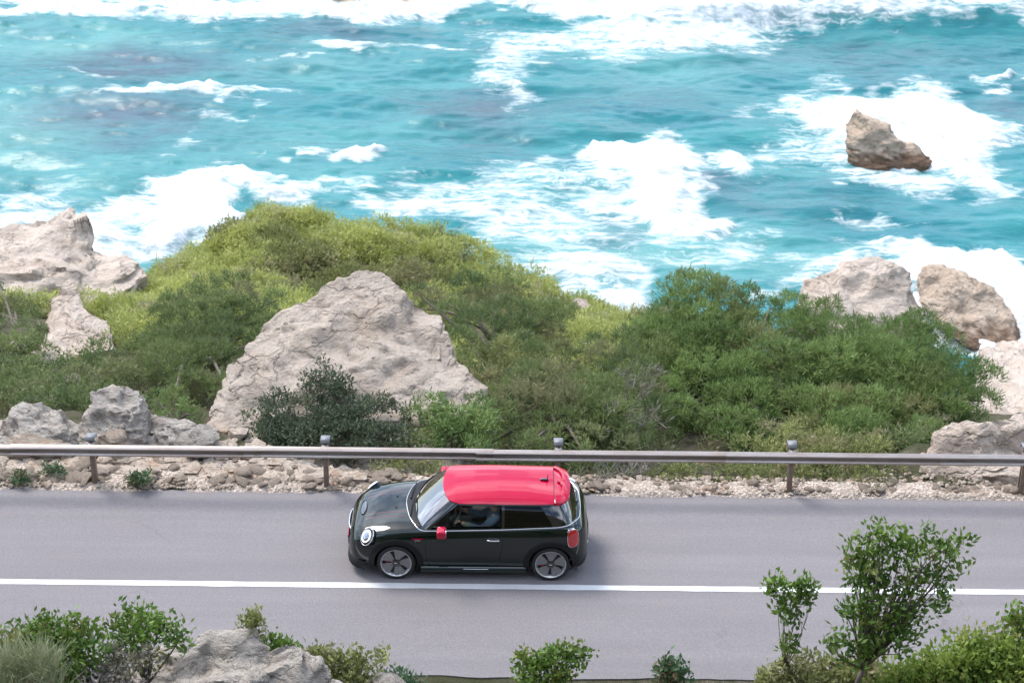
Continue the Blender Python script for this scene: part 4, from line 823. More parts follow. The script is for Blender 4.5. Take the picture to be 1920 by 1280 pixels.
for c_ in cutters:
    md = body.modifiers.new('cut', 'BOOLEAN'); md.operation = 'DIFFERENCE'; md.object = c_; md.solver = 'EXACT'; md.material_mode = 'TRANSFER'
car_loc = car.location.copy(); car.location = (0, 0, 0); bpy.context.view_layer.update()
dg = bpy.context.evaluated_depsgraph_get(); nb = bpy.data.meshes.new_from_object(body.evaluated_get(dg)); body.modifiers.clear(); body.data = nb
for c_ in cutters: bpy.data.objects.remove(c_)
car.location = car_loc
nb.polygons.foreach_set('use_smooth', np.ones(len(nb.polygons), bool)); nb.set_sharp_from_angle(angle=rad(38)); nb.name = 'body'
# glasshouse
two(0, 3, 'windscreen', 'windscreen', nsub=6)
two(10, 13, 'rear_window', 'glass_rear', nsub=6, t1=.97)
for sg in (-1, 1):
    for k0, k1, nm, m in ((3, 5, 'front_pillar', 'black_gloss'), (5, 6, 'side_window', 'glass'), (6, 7, 'door_pillar', 'black_gloss'), (7, 8, 'quarter_window', 'glass_dark'), (8, 10, 'rear_pillar', 'black_gloss')):
        me = grid_mesh(nm, patch(k0, k1, sg, nsub=8, inset=0 if 'window' in nm else -.003)); fix_out(me); cpart(nm, me, m)
# thin black inner frames of the glass edge
def ring_line(O, off_xy=0.0, off_z=.004, n=6, z_from=None):
    pts = []
    K = len(O)
    for sgn in (-1, 1):
        seq = []
        for i in range(K - 1):
            for s in range(n):
                f = s / n; p0, p1, p2, p3 = O[i - 1] if i > 0 else np.array([O[1][0], -O[1][1]]), O[i], O[i + 1], O[i + 2] if i + 2 < K else np.array([O[K - 2][0], -O[K - 2][1]])
                L_ = np.linalg.norm(p2 - p1); m1 = (p2 - p0); m1 = m1 / (np.linalg.norm(m1) + 1e-9) * L_; m2 = (p3 - p1); m2 = m2 / (np.linalg.norm(m2) + 1e-9) * L_
                seq.append(p1 * (2 * f ** 3 - 3 * f ** 2 + 1) + m1 * (f ** 3 - 2 * f ** 2 + f) + p2 * (-2 * f ** 3 + 3 * f ** 2) + m2 * (f ** 3 - f ** 2))
        seq.append(O[-1]); seq = np.array(seq); pts.append(np.c_[seq[:, 0], sgn * seq[:, 1]])
    full = np.concatenate([pts[0], pts[1][::-1][1:-1]]); return full
chrome_o = outline(-1.0, 1.835, .792, cf=.20, crr=.20); cl = ring_line(chrome_o)
P = np.array([top(q[0], q[1], .004) for q in cl]); V, Fa = tube_np(np.concatenate([P, P[:2]]), .0075, 8, False)
cpart('chrome_belt_trim', mesh_np('chrome_belt_trim', V, Fa), 'chrome')
# cowl strip between trim and windscreen
cw = []
for f in np.linspace(0, 1, 5):
    row = []
    for v in np.linspace(-1, 1, 41):
        yb_ = v * .70; xa = np.interp(abs(yb_), chrome_o[:6, 1], chrome_o[:6, 0]); xb = np.interp(abs(yb_), base_o[:6, 1], base_o[:6, 0]) + .03
        x_ = xa * (1 - f) + xb * f; row.append(top(x_, yb_, .003 + .004 * math.sin(f * 3.1) if f < 1 else .002))
    cw.append(row)
cpart('cowl', grid_mesh('cowl', np.array(cw)), 'black_plastic')
for (xa, ya, xb, yb_, nm) in ((-.92, -.45, -.80, .10, 'wiper'), (-.93, .05, -.80, .58, 'wiper')):
    a, b = top(xa, ya, .02), np.array([xb, yb_, 0]); b = top(xb - .06, yb_, .035); tube(nm, [a, (a + b) / 2 + np.array([-.015, 0, .02]), b], [.012, .010, .006], MT['black_plastic'], car)
# roof
def roof_grid(x0, x1, nx, ny, wf, dz=0):
    G_ = []
    for i in range(nx):
        row = []
        for j in range(ny):
            v = -1 + 2 * j / (ny - 1); hw_ = wf; yv = v * hw_
            xf = np.interp(abs(yv), top_o[:6, 1], top_o[:6, 0]) - .022 if x0 is None else x0
            u = (i / (nx - 1)) ** 1.25; x_ = xf + (x1 - xf) * u; wx = np.interp(x_, [-.4, -.2, 0, .6, 1.2, 1.4], [.560, .588, .603, .607, .600, .588]); yv = v * wx
            xf = np.interp(abs(yv), top_o[:6, 1], top_o[:6, 0]) - .022 if x0 is None else x0; x_ = xf + (x1 - xf) * u
            row.append((x_, yv, roof_z(x_, yv) + dz))
        G_.append(row)
    return np.array(G_)
RG = roof_grid(None, 1.392, 48, 41, .6)
def shell(name, G_, th_, m, parent=None, sharp=35):
    lo = G_ - np.array([0, 0, th_]); n1, m1 = G_.shape[:2]; V_ = np.concatenate([G_.reshape(-1, 3), lo.reshape(-1, 3)]); o_ = n1 * m1; f = grid_faces(n1, m1)
    bd = np.concatenate([np.arange(m1), np.arange(1, n1) * m1 + m1 - 1, (n1 - 1) * m1 + np.arange(m1 - 2, -1, -1), np.arange(n1 - 2, 0, -1) * m1]); b2 = np.roll(bd, -1)
    me = mesh_np(name, V_, [f, f[:, ::-1] + o_, np.stack([bd, bd + o_, b2 + o_, b2], -1)], True); bm = bmesh.new(); bm.from_mesh(me); bmesh.ops.recalc_face_normals(bm, faces=bm.faces[:]); bm.to_mesh(me); bm.free()
    me.set_sharp_from_angle(angle=rad(sharp)); return cpart(name, me, m, parent)
roof = shell('roof', RG, .014, 'red_paint')
for sg in (0, -1):
    e = RG[:, sg] + np.array([0, (-1 if sg == 0 else 1) * .002, -.020]); tube('drip_rail', e, .011, MT['black_gloss'], car)
e = RG[0] + np.array([.012, 0, -.016]); tube('windscreen_header_seal', e, .010, MT['black_plastic'], car)
# antenna
bevelled('antenna', [box_np((1.245, 0, roof_z(1.245, 0) + .018), (.14, .045, .035))], MT['black_gloss'], car, .015)
tube('antenna_mast', [(1.29, 0, roof_z(1.29, 0) + .03), (1.305, 0, roof_z(1.29, 0) + .12)], [.008, .004], MT['black_plastic'], car)
# rear spoiler with two scooped openings
def sp_half(x_): return np.interp(x_, [1.40, 1.48, 1.55, 1.60, 1.635, 1.655, 1.665], [.588, .572, .53, .465, .38, .27, .12])
SG = []
for x_ in np.concatenate([np.linspace(1.400, 1.6, 14), np.linspace(1.61, 1.665, 9)]):
    SG.append([(x_, v * sp_half(x_), roof_z(x_, v * sp_half(x_)) - .012 - .03 * ((x_ - 1.4) / .26) ** 2) for v in np.linspace(-1, 1, 41)])
spoiler = shell('spoiler', np.array(SG), .03, 'red_paint')
def sp_in(y_):
    a = abs(y_)
    if a > .44: return 1.402
    return float(np.interp(a, [0, .035, .10, .25, .34, .40, .44], [1.455, 1.50, 1.535, 1.53, 1.50, 1.45, 1.402]))
UG = []
ysv = np.linspace(-.585, .585, 61)
xo = [float(np.interp(abs(y_), [0, .12, .27, .38, .465, .53, .572, .588], [1.668, 1.665, 1.655, 1.635, 1.60, 1.55, 1.48, 1.403])) for y_ in ysv]
for f in np.linspace(0, 1, 12):
    UG.append([(sp_in(y_) * (1 - f) + max(xo[j], sp_in(y_) + .002) * f, y_, roof_z(sp_in(y_) * (1 - f) + xo[j] * f, y_) + .014 - .034 * f ** 2 - .012 * (1 - f) ** 6 * (abs(y_) > .44)) for j, y_ in enumerate(ysv)])
shell('spoiler_blade', np.array(UG), .024, 'red_paint', spoiler, 30)
e = np.array([(1.396, y_, roof_z(1.396, y_) + .001) for y_ in np.linspace(-.585, .585, 31)]); tube('spoiler_seam', e, .004, MT['black_plastic'], spoiler, 6)
# doors: pressed panels with a dark shut gap round them
def door_panel(sgn):
    def bounds(z_): return np.interp(z_, [.24, .40, .60, .80, .90], [-.60, -.64, -.66, -.655, -.64]), np.interp(z_, [.24, .45, .7, .90], [.47, .535, .57, .575])
    nz_, nx_ = 22, 34; G_ = []
    for i in range(nz_):
        row = []
        for j in range(nx_):
            u = j / (nx_ - 1); f = i / (nz_ - 1); zt_ = np.interp(-.64 + 1.2 * u, [-.64, .575], [.872, .898]); z_ = .235 + (zt_ - .235) * f; a, b = bounds(z_); x_ = a + (b - a) * u
            ed = min(u, 1 - u, f * .5, 1) * 40; q = side(x_, z_, sgn, .0045 * min(1, ed)); row.append(q)
        G_.append(row)
    me = grid_mesh('door', np.array(G_)); fix_out(me, (0, 0, .6)); d = cpart('door', me, 'green_paint')
    zz_ = np.linspace(.235, .885, 24); lf = [side(bounds(z_)[0] - .005, z_, sgn, .001) for z_ in zz_]; rt = [side(bounds(z_)[1] + .005, z_, sgn, .001) for z_ in zz_]; bt = [side(x_, .230, sgn, .001) for x_ in np.linspace(-.60, .47, 24)]
    V_, F_ = join_np([tube_np(lf, .004, 6), tube_np(rt, .004, 6), tube_np(bt, .004, 6)]); link('door_seal', mesh_np('door_seal', V_, F_), MT['black_plastic'], d)
    hx = np.linspace(.315, .535, 9); hp = [side(x_, .765, sgn, .010 + .028 * math.sin(math.pi * (i + .4) / 8.8)) for i, x_ in enumerate(hx)]
    V_, F_ = tube_np(hp, [.007] + [.012] * 7 + [.007], 8); link('door_handle', mesh_np('door_handle', V_, F_), MT['chrome'], d)
    rec = []
    for f in np.linspace(0, 1, 5): rec.append([side(.425 + .10 * math.cos(a) * f, .785 + .034 * math.sin(a) * f, sgn, .006) for a in np.linspace(0, 2 * math.pi, 25)])
    me = grid_mesh('handle_recess', np.array(rec)); fix_out(me, (0, 0, .6)); link('handle_recess', me, MT['black_gloss'], d)
    cr_ = [side(x_, .735 + .012 * math.sin((x_ + .6) * 2), sgn, .004) for x_ in np.linspace(-.62, .545, 24)]; V_, F_ = tube_np(cr_, .0035, 6); link('crease', mesh_np('crease', V_, F_), MT['green_paint'], d)
for sg in (-1, 1): door_panel(sg)
# arch flares, sills
for sg in (-1, 1):
    for ax in (FA, RA):
        G_ = []
        for a in np.linspace(rad(-14), rad(194), 56):
            row = []
            for r_, of, fix in ((.352, None, .77), (.352, None, .858), (.362, .020, None), (.40, .017, None), (.435, .010, None), (.452, -.004, None)):
                x_, z_ = ax + r_ * math.cos(a), WR + r_ * math.sin(a)
                if fix: row.append((x_, sg * fix, z_)); continue
                q = side(x_, max(z_, .21), sg, of, .835); 
                if abs(q[1]) < .80 and of is not None and abs(x_) > 1.6: pass
                row.append((x_, q[1], z_))
            G_.append(row)
        me = grid_mesh('arch_flare', np.array(G_)); fix_out(me, (ax, 0, WR)); cpart('arch_flare', me, 'black_plastic')
    sl = []
    for x_ in np.linspace(FA + .40, RA - .40, 30): sl.append([(x_, sg * .60, .135), (x_, sg * .84, .135), (x_, sg * .862, .175), (x_, sg * .855, .225), (x_, side(x_, .245, sg)[1], .245)])
    me = grid_mesh('sill', np.array(sl)); fix_out(me, (0, 0, .3)); cpart('sill', me, 'green_paint')
    tube('sill_trim', [(x_, sg * .862, .222) for x_ in np.linspace(-.05, .35, 8)], .006, MT['chrome'], car)
# wheels
def lathe(prof_, seg=48):
    prof_ = np.asarray(prof_, float); an = np.arange(seg) * 2 * math.pi / seg
    V_ = np.stack([prof_[:, None, 0] * np.cos(an)[None], np.repeat(prof_[:, 1][:, None], seg, 1), prof_[:, None, 0] * np.sin(an)[None]], -1); return V_.reshape(-1, 3), [grid_faces(len(prof_), seg, False, True)]
barrel = lathe([(.20, .17), (.225, .16), (.218, .08), (.222, .03), (.236, .012), (.244, -.004), (.250, -.006), (.252, .002), (.248, .012)], 56)
tyre_p = lathe([(.250, .19), (.262, .200), (.290, .205), (.306, .195), (.312, .170), (.312, .105), (.312, .035), (.307, .010), (.293, -.002), (.268, -.006), (.249, .002)], 64)
bm_ = mesh_np('wheel', *barrel, True, 40); bm_.materials.append(plain('polished_rim', (.72, .72, .73), .28, .8)); ty_ = mesh_np('tyre', *tyre_p, True, 50); ty_.materials.append(MT['tyre'])
dk = mesh_np('wheel_dish', *lathe([(.225, .060), (.15, .055), (.02, .05)], 40)); dk.materials.append(MT['alloy_dark'])
dm = mesh_np('brake_disc', *lathe([(.16, .082), (.16, .075), (.07, .075), (.05, .07)], 40)); dm.materials.append(MT['brake'])
def spoke_mesh():
    G_ = []
    for r_ in np.linspace(.062, .240, 8):
        hw_ = np.interp(r_, [.06, .12, .24], [.030, .058, .112]); row = []
        for v in np.linspace(-1, 1, 9):
            a = v * hw_ / r_; dep = .020 * (1 - abs(v)) * 0 + np.interp(r_, [.06, .14, .24], [.012, .022, .006]) + .010 * abs(v) ** 3 + (.006 if abs(v) < .15 else 0); row.append((r_ * math.sin(a), dep, r_ * math.cos(a)))
        G_.append(row)
    G_ = np.array(G_); lo = G_ + np.array([0, .02, 0]); n1, m1 = G_.shape[:2]; f = grid_faces(n1, m1); o_ = n1 * m1
    bd = np.concatenate([np.arange(m1), np.arange(1, n1) * m1 + m1 - 1, (n1 - 1) * m1 + np.arange(m1 - 2, -1, -1), np.arange(n1 - 2, 0, -1) * m1]); b2 = np.roll(bd, -1)
    return mesh_np('spoke', np.concatenate([G_.reshape(-1, 3), lo.reshape(-1, 3)]), [f, f[:, ::-1] + o_, np.stack([bd, b2, b2 + o_, bd + o_], -1)], True, 25)
spm_ = spoke_mesh(); spm_.materials.append(MT['alloy'])
hub = mesh_np('hub_cap', *lathe([(.070, .02), (.068, .004), (.058, -.002), (.03, -.004), (.001, -.004)], 12), True, 30); hub.materials.append(MT['black_gloss'])
emb = mesh_np('hub_emblem', *box_np((0, -.006, 0), (.05, .003, .012)), False); emb.materials.append(MT['chrome'])
cal = bevelled('brake_caliper', [box_np((0, 0, 0), (.06, .05, .13))], MT['caliper'], None, .012); calm = cal.data; bpy.data.objects.remove(cal)
for ax, a0 in ((FA, .35), (RA, .05)):
    for sg in (-1, 1):
        wh = link('wheel', bm_, None, car); wh.location = (ax, sg * .848, WR); wh.rotation_euler = (0, a0, 0) if sg < 0 else (0, a0, math.pi)
        for nm, me in (('tyre', ty_), ('wheel_dish', dk), ('hub_cap', hub), ('hub_emblem', emb)): link(nm, me, None, wh)
        for k in range(5):
            s_ = link('spoke', spm_, None, wh); s_.rotation_euler = (0, k * 2 * math.pi / 5, 0)
        q = link('brake_caliper', calm, None, wh); q.location = (-.125, .078, -.02)
# lamps
def frame_on(n, up=(0, 0, 1)):
    n = np.asarray(n, float); n /= np.linalg.norm(n); s = np.cross(up, n); s /= np.linalg.norm(s); return n, s, np.cross(n, s)
for sg in (-1, 1):
    hn = bvh.find_nearest(Vector((-1.575, sg * .74, .74))); nn = np.array(hn[1]); nn = nn if nn[1] * sg > 0 else -nn; n, s, u = frame_on(nn * .8 + np.array([-.36, 0, .12])); c0 = np.array(hn[0]) + n * .022
    def disc(rx_, rz_, h0, h1, name, m, parent, inner=0.0, seg=48, lv=5):
        rowsd = []
        for f in np.linspace(inner, 1, lv):
            hh = h0 + (h1 - h0) * math.sqrt(max(0, 1 - f * f)); rowsd.append([c0 + s * rx_ * f * math.cos(a) + u * rz_ * f * math.sin(a) + n * hh for a in np.linspace(0, 2 * math.pi, seg + 1)])
        me = grid_mesh(name, np.array(rowsd)); fix_out(me, tuple(c0 - n * .5)); return cpart(name, me, m, parent)
    def hoop(rx_, rz_, h, r_, name, m, parent):
        an = np.linspace(0, 2 * math.pi, 49)[:-1]; P_ = np.array([c0 + s * rx_ * math.cos(a) + u * rz_ * math.sin(a) + n * h for a in an]); V_, F_ = tube_np(np.concatenate([P_, P_[:2]]), r_, 8, False); return cpart(name, mesh_np(name, V_, F_), m, parent)
    hl = disc(.120, .144, .012, .03, 'headlight', 'black_gloss', None)
    hoop(.123, .148, .006, .007, 'bezel', 'chrome', hl); hoop(.079, .097, .030, .0105, 'light_ring', 'lamp_white', hl); disc(.069, .087, .03, .05, 'lens', 'lamp_lens', hl)
    skirt = []
    for h_, g_ in ((.006, 1.0), (-.10, .98)): skirt.append([c0 + s * .123 * g_ * math.cos(a) + u * .148 * g_ * math.sin(a) + n * h_ for a in np.linspace(0, 2 * math.pi, 49)])
    me = grid_mesh('headlight_bowl', np.array(skirt)); fix_out(me, tuple(c0)); cpart('headlight_bowl', me, 'green_paint', hl)
    # tail lamp
    hn = bvh.find_nearest(Vector((1.715, sg * .84, .80))); nn = np.array(hn[1]); nn = nn if nn[1] * sg > 0 else -nn; n, s, u = frame_on(nn * .8 + np.array([.18, sg * .12, 0.02])); c0 = np.array(hn[0]) + n * .016
    def rrect(a, rx_, rz_, p=3): q = (abs(math.cos(a)) ** p + abs(math.sin(a)) ** p) ** (-1 / p); return rx_ * q * math.cos(a), rz_ * q * math.sin(a)
    def plate(rx_, rz_, h, name, m, parent, dome=.012):
        rowsd = []
        for f in (0.02, .4, .75, .92, 1.0, 1.0):
            hh = h + dome * (1 - f ** 3); row = []
            for a in np.linspace(0, 2 * math.pi, 41): x_, z_ = rrect(a, rx_ * f, rz_ * f); row.append(c0 + s * x_ + u * z_ + n * (hh if len(rowsd) < 5 else h - .09))
            rowsd.append(row)
        me = grid_mesh(name, np.array(rowsd), sharp=45); fix_out(me, tuple(c0 - n * .6)); return cpart(name, me, m, parent)
    tl = plate(.102, .158, .004, 'tail_light', 'chrome', None); plate(.095, .150, .014, 'red_lens', 'red_lens', tl)
    for dz in (-.05, .0, .05): bb = bevelled('lens_bar', [box_np((0, 0, 0), (.12, .006, .012))], MT['red_lens'], tl, .003); bb.matrix_local = Matrix(((s[0], n[0], u[0], 0), (s[1], n[1], u[1], 0), (s[2], n[2], u[2], 0), (0, 0, 0, 1))); bb.location = c0 + n * .026 + u * dz
# mirrors
for sg in (-1, 1):
    mi = bevelled('mirror', [box_np((-.40, sg * .935, .955), (.15, .20, .14), None)], MT['red_paint'], car, .036, 4)
    me = mi.data
    bevelled('mirror_foot', [box_np((-.41, sg * .835, .905), (.05, .12, .03))], MT['black_gloss'], mi, .01)
    link('mirror_glass', mesh_np('mirror_glass', *box_np((-.3235, sg * .935, .957), (.004, .15, .10)), False), MT['chrome'], mi)
# bonnet details
for y_ in (-.30, -.42, .30, .42):
    P_ = np.array([top(x_, y_ * np.interp(x_, [-1.7, -1.0], [.88, 1.0]), .0015) for x_ in np.linspace(-1.66, -1.02, 26)]); q = np.array([0, .0045, 0]); G_ = np.stack([P_ - q, P_ + q], 0); me = grid_mesh('bonnet_stripe', G_); fix_out(me); cpart('bonnet_stripe', me, 'stripe')
sc_c = np.array([top(-1.70 + .052 * math.cos(a), .21 * math.sin(a), .008) for a in np.linspace(0, 2 * math.pi, 41)[:-1]])
V_, F_ = tube_np(np.concatenate([sc_c, sc_c[:2]]), .010, 8, False); so = cpart('bonnet_scoop', mesh_np('bonnet_scoop', V_, F_), 'green_paint')
rec = [[top(-1.70 + .048 * f * math.cos(a), .205 * f * math.sin(a), .006) for a in np.linspace(0, 2 * math.pi, 33)] for f in (.02, .5, 1)]; me = grid_mesh('scoop_opening', np.array(rec)); fix_out(me); cpart('scoop_opening', me, 'black_gloss', so)
for y_ in (-.13, .13): bevelled('washer_jet', [box_np(top(-1.16, y_ * 1.3, .004), (.03, .025, .014))], MT['black_plastic'], car, .004)
# bonnet shut line from screen base down to front arch, fuel flap, side badge
for sg in (-1, 1):
    P_ = [side(x_, z_, sg, .001) for x_, z_ in zip(np.linspace(-.80, -.99, 14), np.linspace(.868, .68, 14))]; tube('bonnet_gap', P_, .0035, MT['black_plastic'], car, 6)
    P_ = [side(x_, z_, sg, .001, .5) for x_, z_ in zip(np.linspace(-1.52, -1.80, 14), np.linspace(.555, .585, 14))]; tube('bumper_gap', P_, .0035, MT['black_plastic'], car, 6)
    G_ = [[side(-.79 + .085 * u_ + .012 * v_, .752 + .028 * v_, sg, .012) for u_ in np.linspace(-1, 1, 8)] for v_ in np.linspace(-1, 1, 5)]; bd = grid_mesh('side_badge', np.array(G_)); fix_out(bd, (0, 0, .6)); bd_o = cpart('side_badge', bd, 'alloy_dark')
    G_ = [[side(-.785 + .085 * u_ + .010 * v_, .776 + .010 * v_, sg, .016) for u_ in np.linspace(-1, 1, 8)] for v_ in np.linspace(-1, 1, 4)]; bd = grid_mesh('badge_bar', np.array(G_)); fix_out(bd, (0, 0, .6)); cpart('badge_bar', bd, 'red_paint', bd_o)
    fc = bpy.data.curves.new('badge_text', 'FONT'); fc.body = 'JCW'; fc.size = .042; fc.align_x = 'CENTER'; fc.align_y = 'CENTER'; fo_ = bpy.data.objects.new('t', fc); col.objects.link(fo_); bpy.context.view_layer.update()
    tm = bpy.data.meshes.new_from_object(fo_.evaluated_get(bpy.context.evaluated_depsgraph_get())); bpy.data.objects.remove(fo_); to = link('badge_lettering', tm, MT['chrome'], bd_o); to.location = side(-.785, .745, sg, .015); to.rotation_euler = (rad(90), 0, 0 if sg < 0 else math.pi)
P_ = [side(1.58 + .062 * math.cos(a), .66 + .062 * math.sin(a), -1, .001) for a in np.linspace(0, 2 * math.pi, 33)[:-1]]; tube('fuel_flap_ring', P_, .0035, MT['black_plastic'], car, 6, closed=True)
# bumpers, grille, tailgate details
def band(x0, zlo, zhi, side_s, name, m, off, wmax, parent=None, nz_=8):
    G_ = []
    for z_ in np.linspace(zlo, zhi, nz_):
        row = []
        for y_ in np.linspace(-wmax, wmax, 41):
            h = bvh.ray_cast(Vector((side_s * 4, y_, z_)), Vector((-side_s, 0, 0)))
            row.append(np.array(h[0]) + np.array([side_s * off, 0, 0]) if h[0] is not None else np.array([x0, y_, z_]))
        G_.append(row)
    me = grid_mesh(name, np.array(G_)); fix_out(me, (0, 0, .5)); return cpart(name, me, m, parent)
gr = band(-1.9, .36, .60, -1, 'grille', 'black_plastic', .012, .42)
tube('grille_bar', [(-1.945, y_, .50) for y_ in np.linspace(-.36, .36, 9)], .012, MT['red_paint'], gr); tube('grille_surround', [np.array([-1.93 - .012 + .18 * (abs(y_) / .5) ** 3, y_, .625 - .02 * (abs(y_) / .45) ** 4]) for y_ in np.linspace(-.44, .44, 21)], .012, MT['chrome'], gr)
def lip(name, pts_x, z0, m, sgn_x):
    G_ = []
    for y_ in np.linspace(-.80, .80, 49):
        xb = np.interp(abs(y_), [0, .40, .55, .65, .73, .80], [1.955, 1.94, 1.915, 1.87, 1.80, 1.68]); G_.append([(sgn_x * (xb - .05), y_, z0), (sgn_x * (xb + .005), y_, z0 + .005), (sgn_x * (xb + .012), y_, z0 + .03), (sgn_x * (xb - .005), y_, z0 + .09), (sgn_x * (xb - .05), y_, z0 + .15)])
    me = grid_mesh(name, np.array(G_), sharp=40); fix_out(me, (0, 0, .4)); return cpart(name, me, m)
lip('front_splitter', None, .15, 'black_plastic', -1); lip('rear_diffuser', None, .20, 'black_plastic', 1)
rb = []
for y_ in np.linspace(-.78, .78, 49):
    xb = np.interp(abs(y_), [0, .45, .58, .68, .74, .78], [1.972, 1.955, 1.925, 1.87, 1.80, 1.72]); rb.append([(xb - .06, y_, .60), (xb - .005, y_, .585), (xb + .006, y_, .55), (xb + .003, y_, .42), (xb - .004, y_, .36)])
me = grid_mesh('rear_bumper', np.array(rb), sharp=60); fix_out(me, (0, 0, .5)); cpart('rear_bumper', me, 'green_paint')
band(1.9, .68, .72, 1, 'tailgate_trim', 'chrome', .006, .30)
band(1.9, .50, .56, 1, 'plate_recess', 'black_plastic', .035, .26)
rw = [np.array([1.80, .02, .985]), np.array([1.79, -.05, 1.0]), np.array([1.745, -.30, 1.03])]; tube('rear_wiper', rw, [.016, .012, .007], MT['black_plastic'], car)
for y_ in (-.09, .09): V_, F_ = lathe([(.040, .0), (.042, .05), (.034, .05), (.034, -.02)], 24); V_ = np.stack([V_[:, 1] + 1.93, V_[:, 0] + y_, V_[:, 2] + .27], -1); cpart('exhaust_tip', mesh_np('exhaust_tip', V_, F_), 'chrome')
# cabin
def seat(y_, name='seat'):
    st = bevelled(name, [box_np((.30, y_, .50), (.50, .48, .16))], MT['seat'], car, .05)
    bevelled('backrest', [box_np((.585, y_, .80), (.13, .46, .56), Matrix.Rotation(rad(14), 4, 'Y'))], MT['seat'], st, .05); bevelled('headrest', [box_np((.67, y_, 1.125), (.08, .26, .15), Matrix.Rotation(rad(10), 4, 'Y'))], MT['seat'], st, .035)
seat(-.36); seat(.36)
rs = bevelled('rear_bench', [box_np((1.12, 0, .52), (.42, 1.10, .16)), box_np((1.38, 0, .78), (.12, 1.10, .46))], MT['seat'], car, .04)
da = bevelled('dashboard', [box_np((-.50, 0, .80), (.42, 1.36, .22)), box_np((-.18, 0, .52), (.5, .22, .26))], MT['interior'], car, .05)
SWC = np.array([-.185, -.36, .885]); an = np.linspace(0, 2 * math.pi, 33)[:-1]; ax1 = np.array([0, 1, 0]); ax2 = np.array([.42, 0, .907])
P_ = np.array([SWC + .185 * (math.cos(a) * ax1 + math.sin(a) * ax2) for a in an]); V_, F_ = tube_np(np.concatenate([P_, P_[:2]]), .016, 8, False); parts = [(V_, F_)]
for a in (0, math.pi, -math.pi / 2): parts.append(tube_np([SWC - .0 * ax2 + np.array([-.02, 0, 0]), SWC + .175 * (math.cos(a) * ax1 + math.sin(a) * ax2)], [.03, .014], 8))
parts.append(tube_np([SWC + np.array([.01, 0, -.0]), SWC + np.array([-.30, 0, -.13])], [.05, .03], 10)); V_, F_ = join_np(parts); MT['wheel_grey'] = plain('steering_leather', (.10, .115, .115), .5); cpart('steering_wheel', mesh_np('steering_wheel', V_, F_), 'wheel_grey')
bevelled('rear_view_mirror', [box_np((-.24, 0, 1.25), (.03, .20, .06))], MT['black_plastic'], car, .01)

# ------------------------------------------------------------------ driver
drv = empty('person', (CARX, 0, 0)); tag(drv, 'person in a blue-grey jacket driving the car, both hands on the wheel', 'person')
def skin_mesh(name, verts, edges, radii, root, m, parent, sub=2):
    me = bpy.data.meshes.new(name); me.from_pydata(verts, edges, []); o = bpy.data.objects.new(name, me); col.objects.link(o)
    md = o.modifiers.new('s', 'SKIN'); md.use_smooth_shade = True
    for i, r_ in enumerate(radii): me.skin_vertices[0].data[i].radius = (r_, r_) if isinstance(r_, float) else r_; me.skin_vertices[0].data[i].use_root = (i == root)
    sb = o.modifiers.new('b', 'SUBSURF'); sb.levels = sub; sb.render_levels = sub; bpy.context.view_layer.update()
    nm = bpy.data.meshes.new_from_object(o.evaluated_get(bpy.context.evaluated_depsgraph_get())); bpy.data.objects.remove(o); nm.polygons.foreach_set('use_smooth', np.ones(len(nm.polygons), bool)); nm.name = name; nm.materials.clear(); nm.materials.append(MT[m]); q = link(name, nm, None, parent); return q
Y0 = -.36
bv = [(.42, Y0, .60), (.455, Y0, .78), (.47, Y0, .95), (.44, Y0, 1.055), (.41, Y0, 1.11), (.385, Y0, 1.17), (.375, Y0, 1.225),
      (.455, Y0 - .17, 1.00), (.25, Y0 - .235, .80), (.02, Y0 - .215, .865), (-.10, Y0 - .185, .915),
      (.455, Y0 + .17, 1.00), (.25, Y0 + .235, .80), (.02, Y0 + .215, .865), (-.10, Y0 + .185, .925),
      (.40, Y0 - .09, .60), (-.02, Y0 - .12, .66), (-.30, Y0 - .12, .45), (.40, Y0 + .09, .60), (-.02, Y0 + .12, .66), (-.30, Y0 + .12, .45)]
be = [(0, 1), (1, 2), (2, 3), (3, 4), (4, 5), (5, 6), (2, 7), (7, 8), (8, 9), (9, 10), (2, 11), (11, 12), (12, 13), (13, 14), (0, 15), (15, 16), (16, 17), (0, 18), (18, 19), (19, 20)]
br = [.14, (.13, .15), (.13, .16), .075, .055, .085, .085, .078, .058, .045, .032, .078, .058, .045, .032, .09, .075, .055, .09, .075, .055]
skin_mesh('body', bv, be, br, 0, 'skin', drv)
# jacket over torso and arms, sleeves ending at the wrists
jv = [bv[0], bv[1], bv[2], (.445, Y0, 1.045), bv[7], bv[8], bv[9], (-.03, Y0 - .20, .885), bv[11], bv[12], bv[13], (-.03, Y0 + .20, .89)]
skin_mesh('jacket', jv, [(0, 1), (1, 2), (2, 3), (2, 4), (4, 5), (5, 6), (6, 7), (2, 8), (8, 9), (9, 10), (10, 11)], [(.16, .165), (.15, .17), (.15, .18), .095, .095, .074, .060, .048, .095, .074, .060, .048], 0, 'jacket', drv)
skin_mesh('sleeve_cuff', [(.09, Y0 - .222, .842), (.0, Y0 - .211, .873), (-.065, Y0 - .196, .898)], [(0, 1), (1, 2)], [.066, .058, .050], 0, 'sleeve', drv)
tv = [(.42, Y0, .60), bv[15], bv[16], bv[17], bv[18], bv[19], bv[20]]; skin_mesh('trousers', tv, [(0, 1), (1, 2), (2, 3), (0, 4), (4, 5), (5, 6)], [.155, .10, .085, .065, .10, .085, .065], 0, 'trousers', drv)
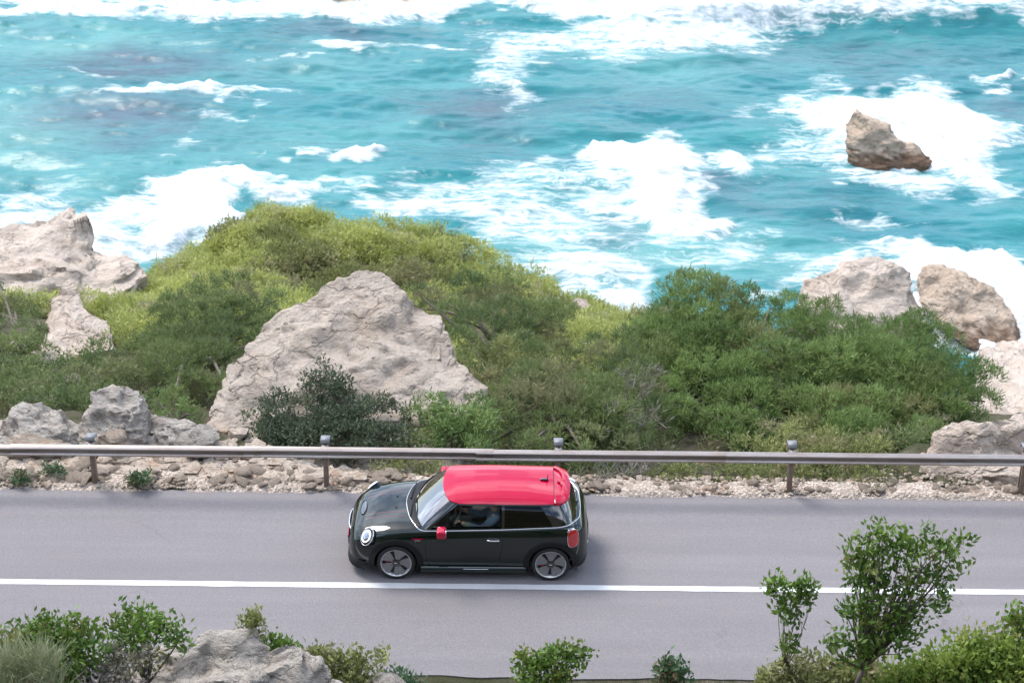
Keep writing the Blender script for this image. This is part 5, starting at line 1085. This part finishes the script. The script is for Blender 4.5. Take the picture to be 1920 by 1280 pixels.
for sg in (-1, 1):      # hands closed on the rim
    wx, wy, wz = -.10, Y0 + sg * .185, .92
    gr_ = SWC + .185 * (sg * math.cos(.25) * ax1 + math.sin(.25) * ax2)
    skin_mesh('hand', [(wx, wy, wz), (wx - .045, gr_[1] + sg * .012, gr_[2] + .010), (gr_[0] + .02, gr_[1] + sg * .012, gr_[2] + .022)], [(0, 1), (1, 2)], [.026, (.020, .036), (.016, .036)], 0, 'skin', drv, 1)
    for k in range(4):
        o4 = (k - 1.5) * .020; up_ = ax2 * o4; b0 = gr_ + np.array([.022, sg * .020, .010]) + up_; skin_mesh('finger', [tuple(b0), tuple(gr_ + up_ + np.array([-.012, sg * .030, .006])), tuple(gr_ + up_ + np.array([-.030, sg * .008, 0])), tuple(gr_ + up_ + np.array([-.024, -sg * .014, 0]))], [(0, 1), (1, 2), (2, 3)], [.0095, .009, .0085, .0075 if k < 3 else .0065], 0, 'skin', drv, 1)
    b0 = gr_ + np.array([.022, -sg * .006, .020]); skin_mesh('thumb', [tuple(b0), tuple(b0 + np.array([-.005, -sg * .022, .018])), tuple(b0 + np.array([-.025, -sg * .026, .034]))], [(0, 1), (1, 2)], [.011, .010, .008], 0, 'skin', drv, 1)
hc = np.array([.37, Y0, 1.205])
def ell(c, r, name, m, cut=None, seg=24):
    G_ = [[(c[0] + r[0] * math.cos(t) * math.cos(a), c[1] + r[1] * math.cos(t) * math.sin(a), c[2] + r[2] * math.sin(t)) for a in np.linspace(0, 2 * math.pi, seg + 1)] for t in np.linspace(-math.pi / 2 if cut is None else cut, math.pi / 2, 14)]
    me = grid_mesh(name, np.array(G_)); fix_out(me, tuple(c)); return link(name, me, MT[m], drv)
ell(hc + np.array([.022, 0, .022]), (.098, .086, .098), 'hair', 'hair', -.15)
for sg in (-1, 1): ell(hc + np.array([-.083, sg * .033, .0]), (.012, .014, .009), 'eye', 'black_gloss', None, 10); ell(hc + np.array([.01, sg * .086, -.01]), (.022, .012, .032), 'ear', 'skin', None, 10)
ell(hc + np.array([-.102, 0, -.025]), (.020, .014, .022), 'nose', 'skin', None, 10); ell(hc + np.array([-.085, 0, -.066]), (.012, .026, .007), 'mouth', 'caliper', None, 10)
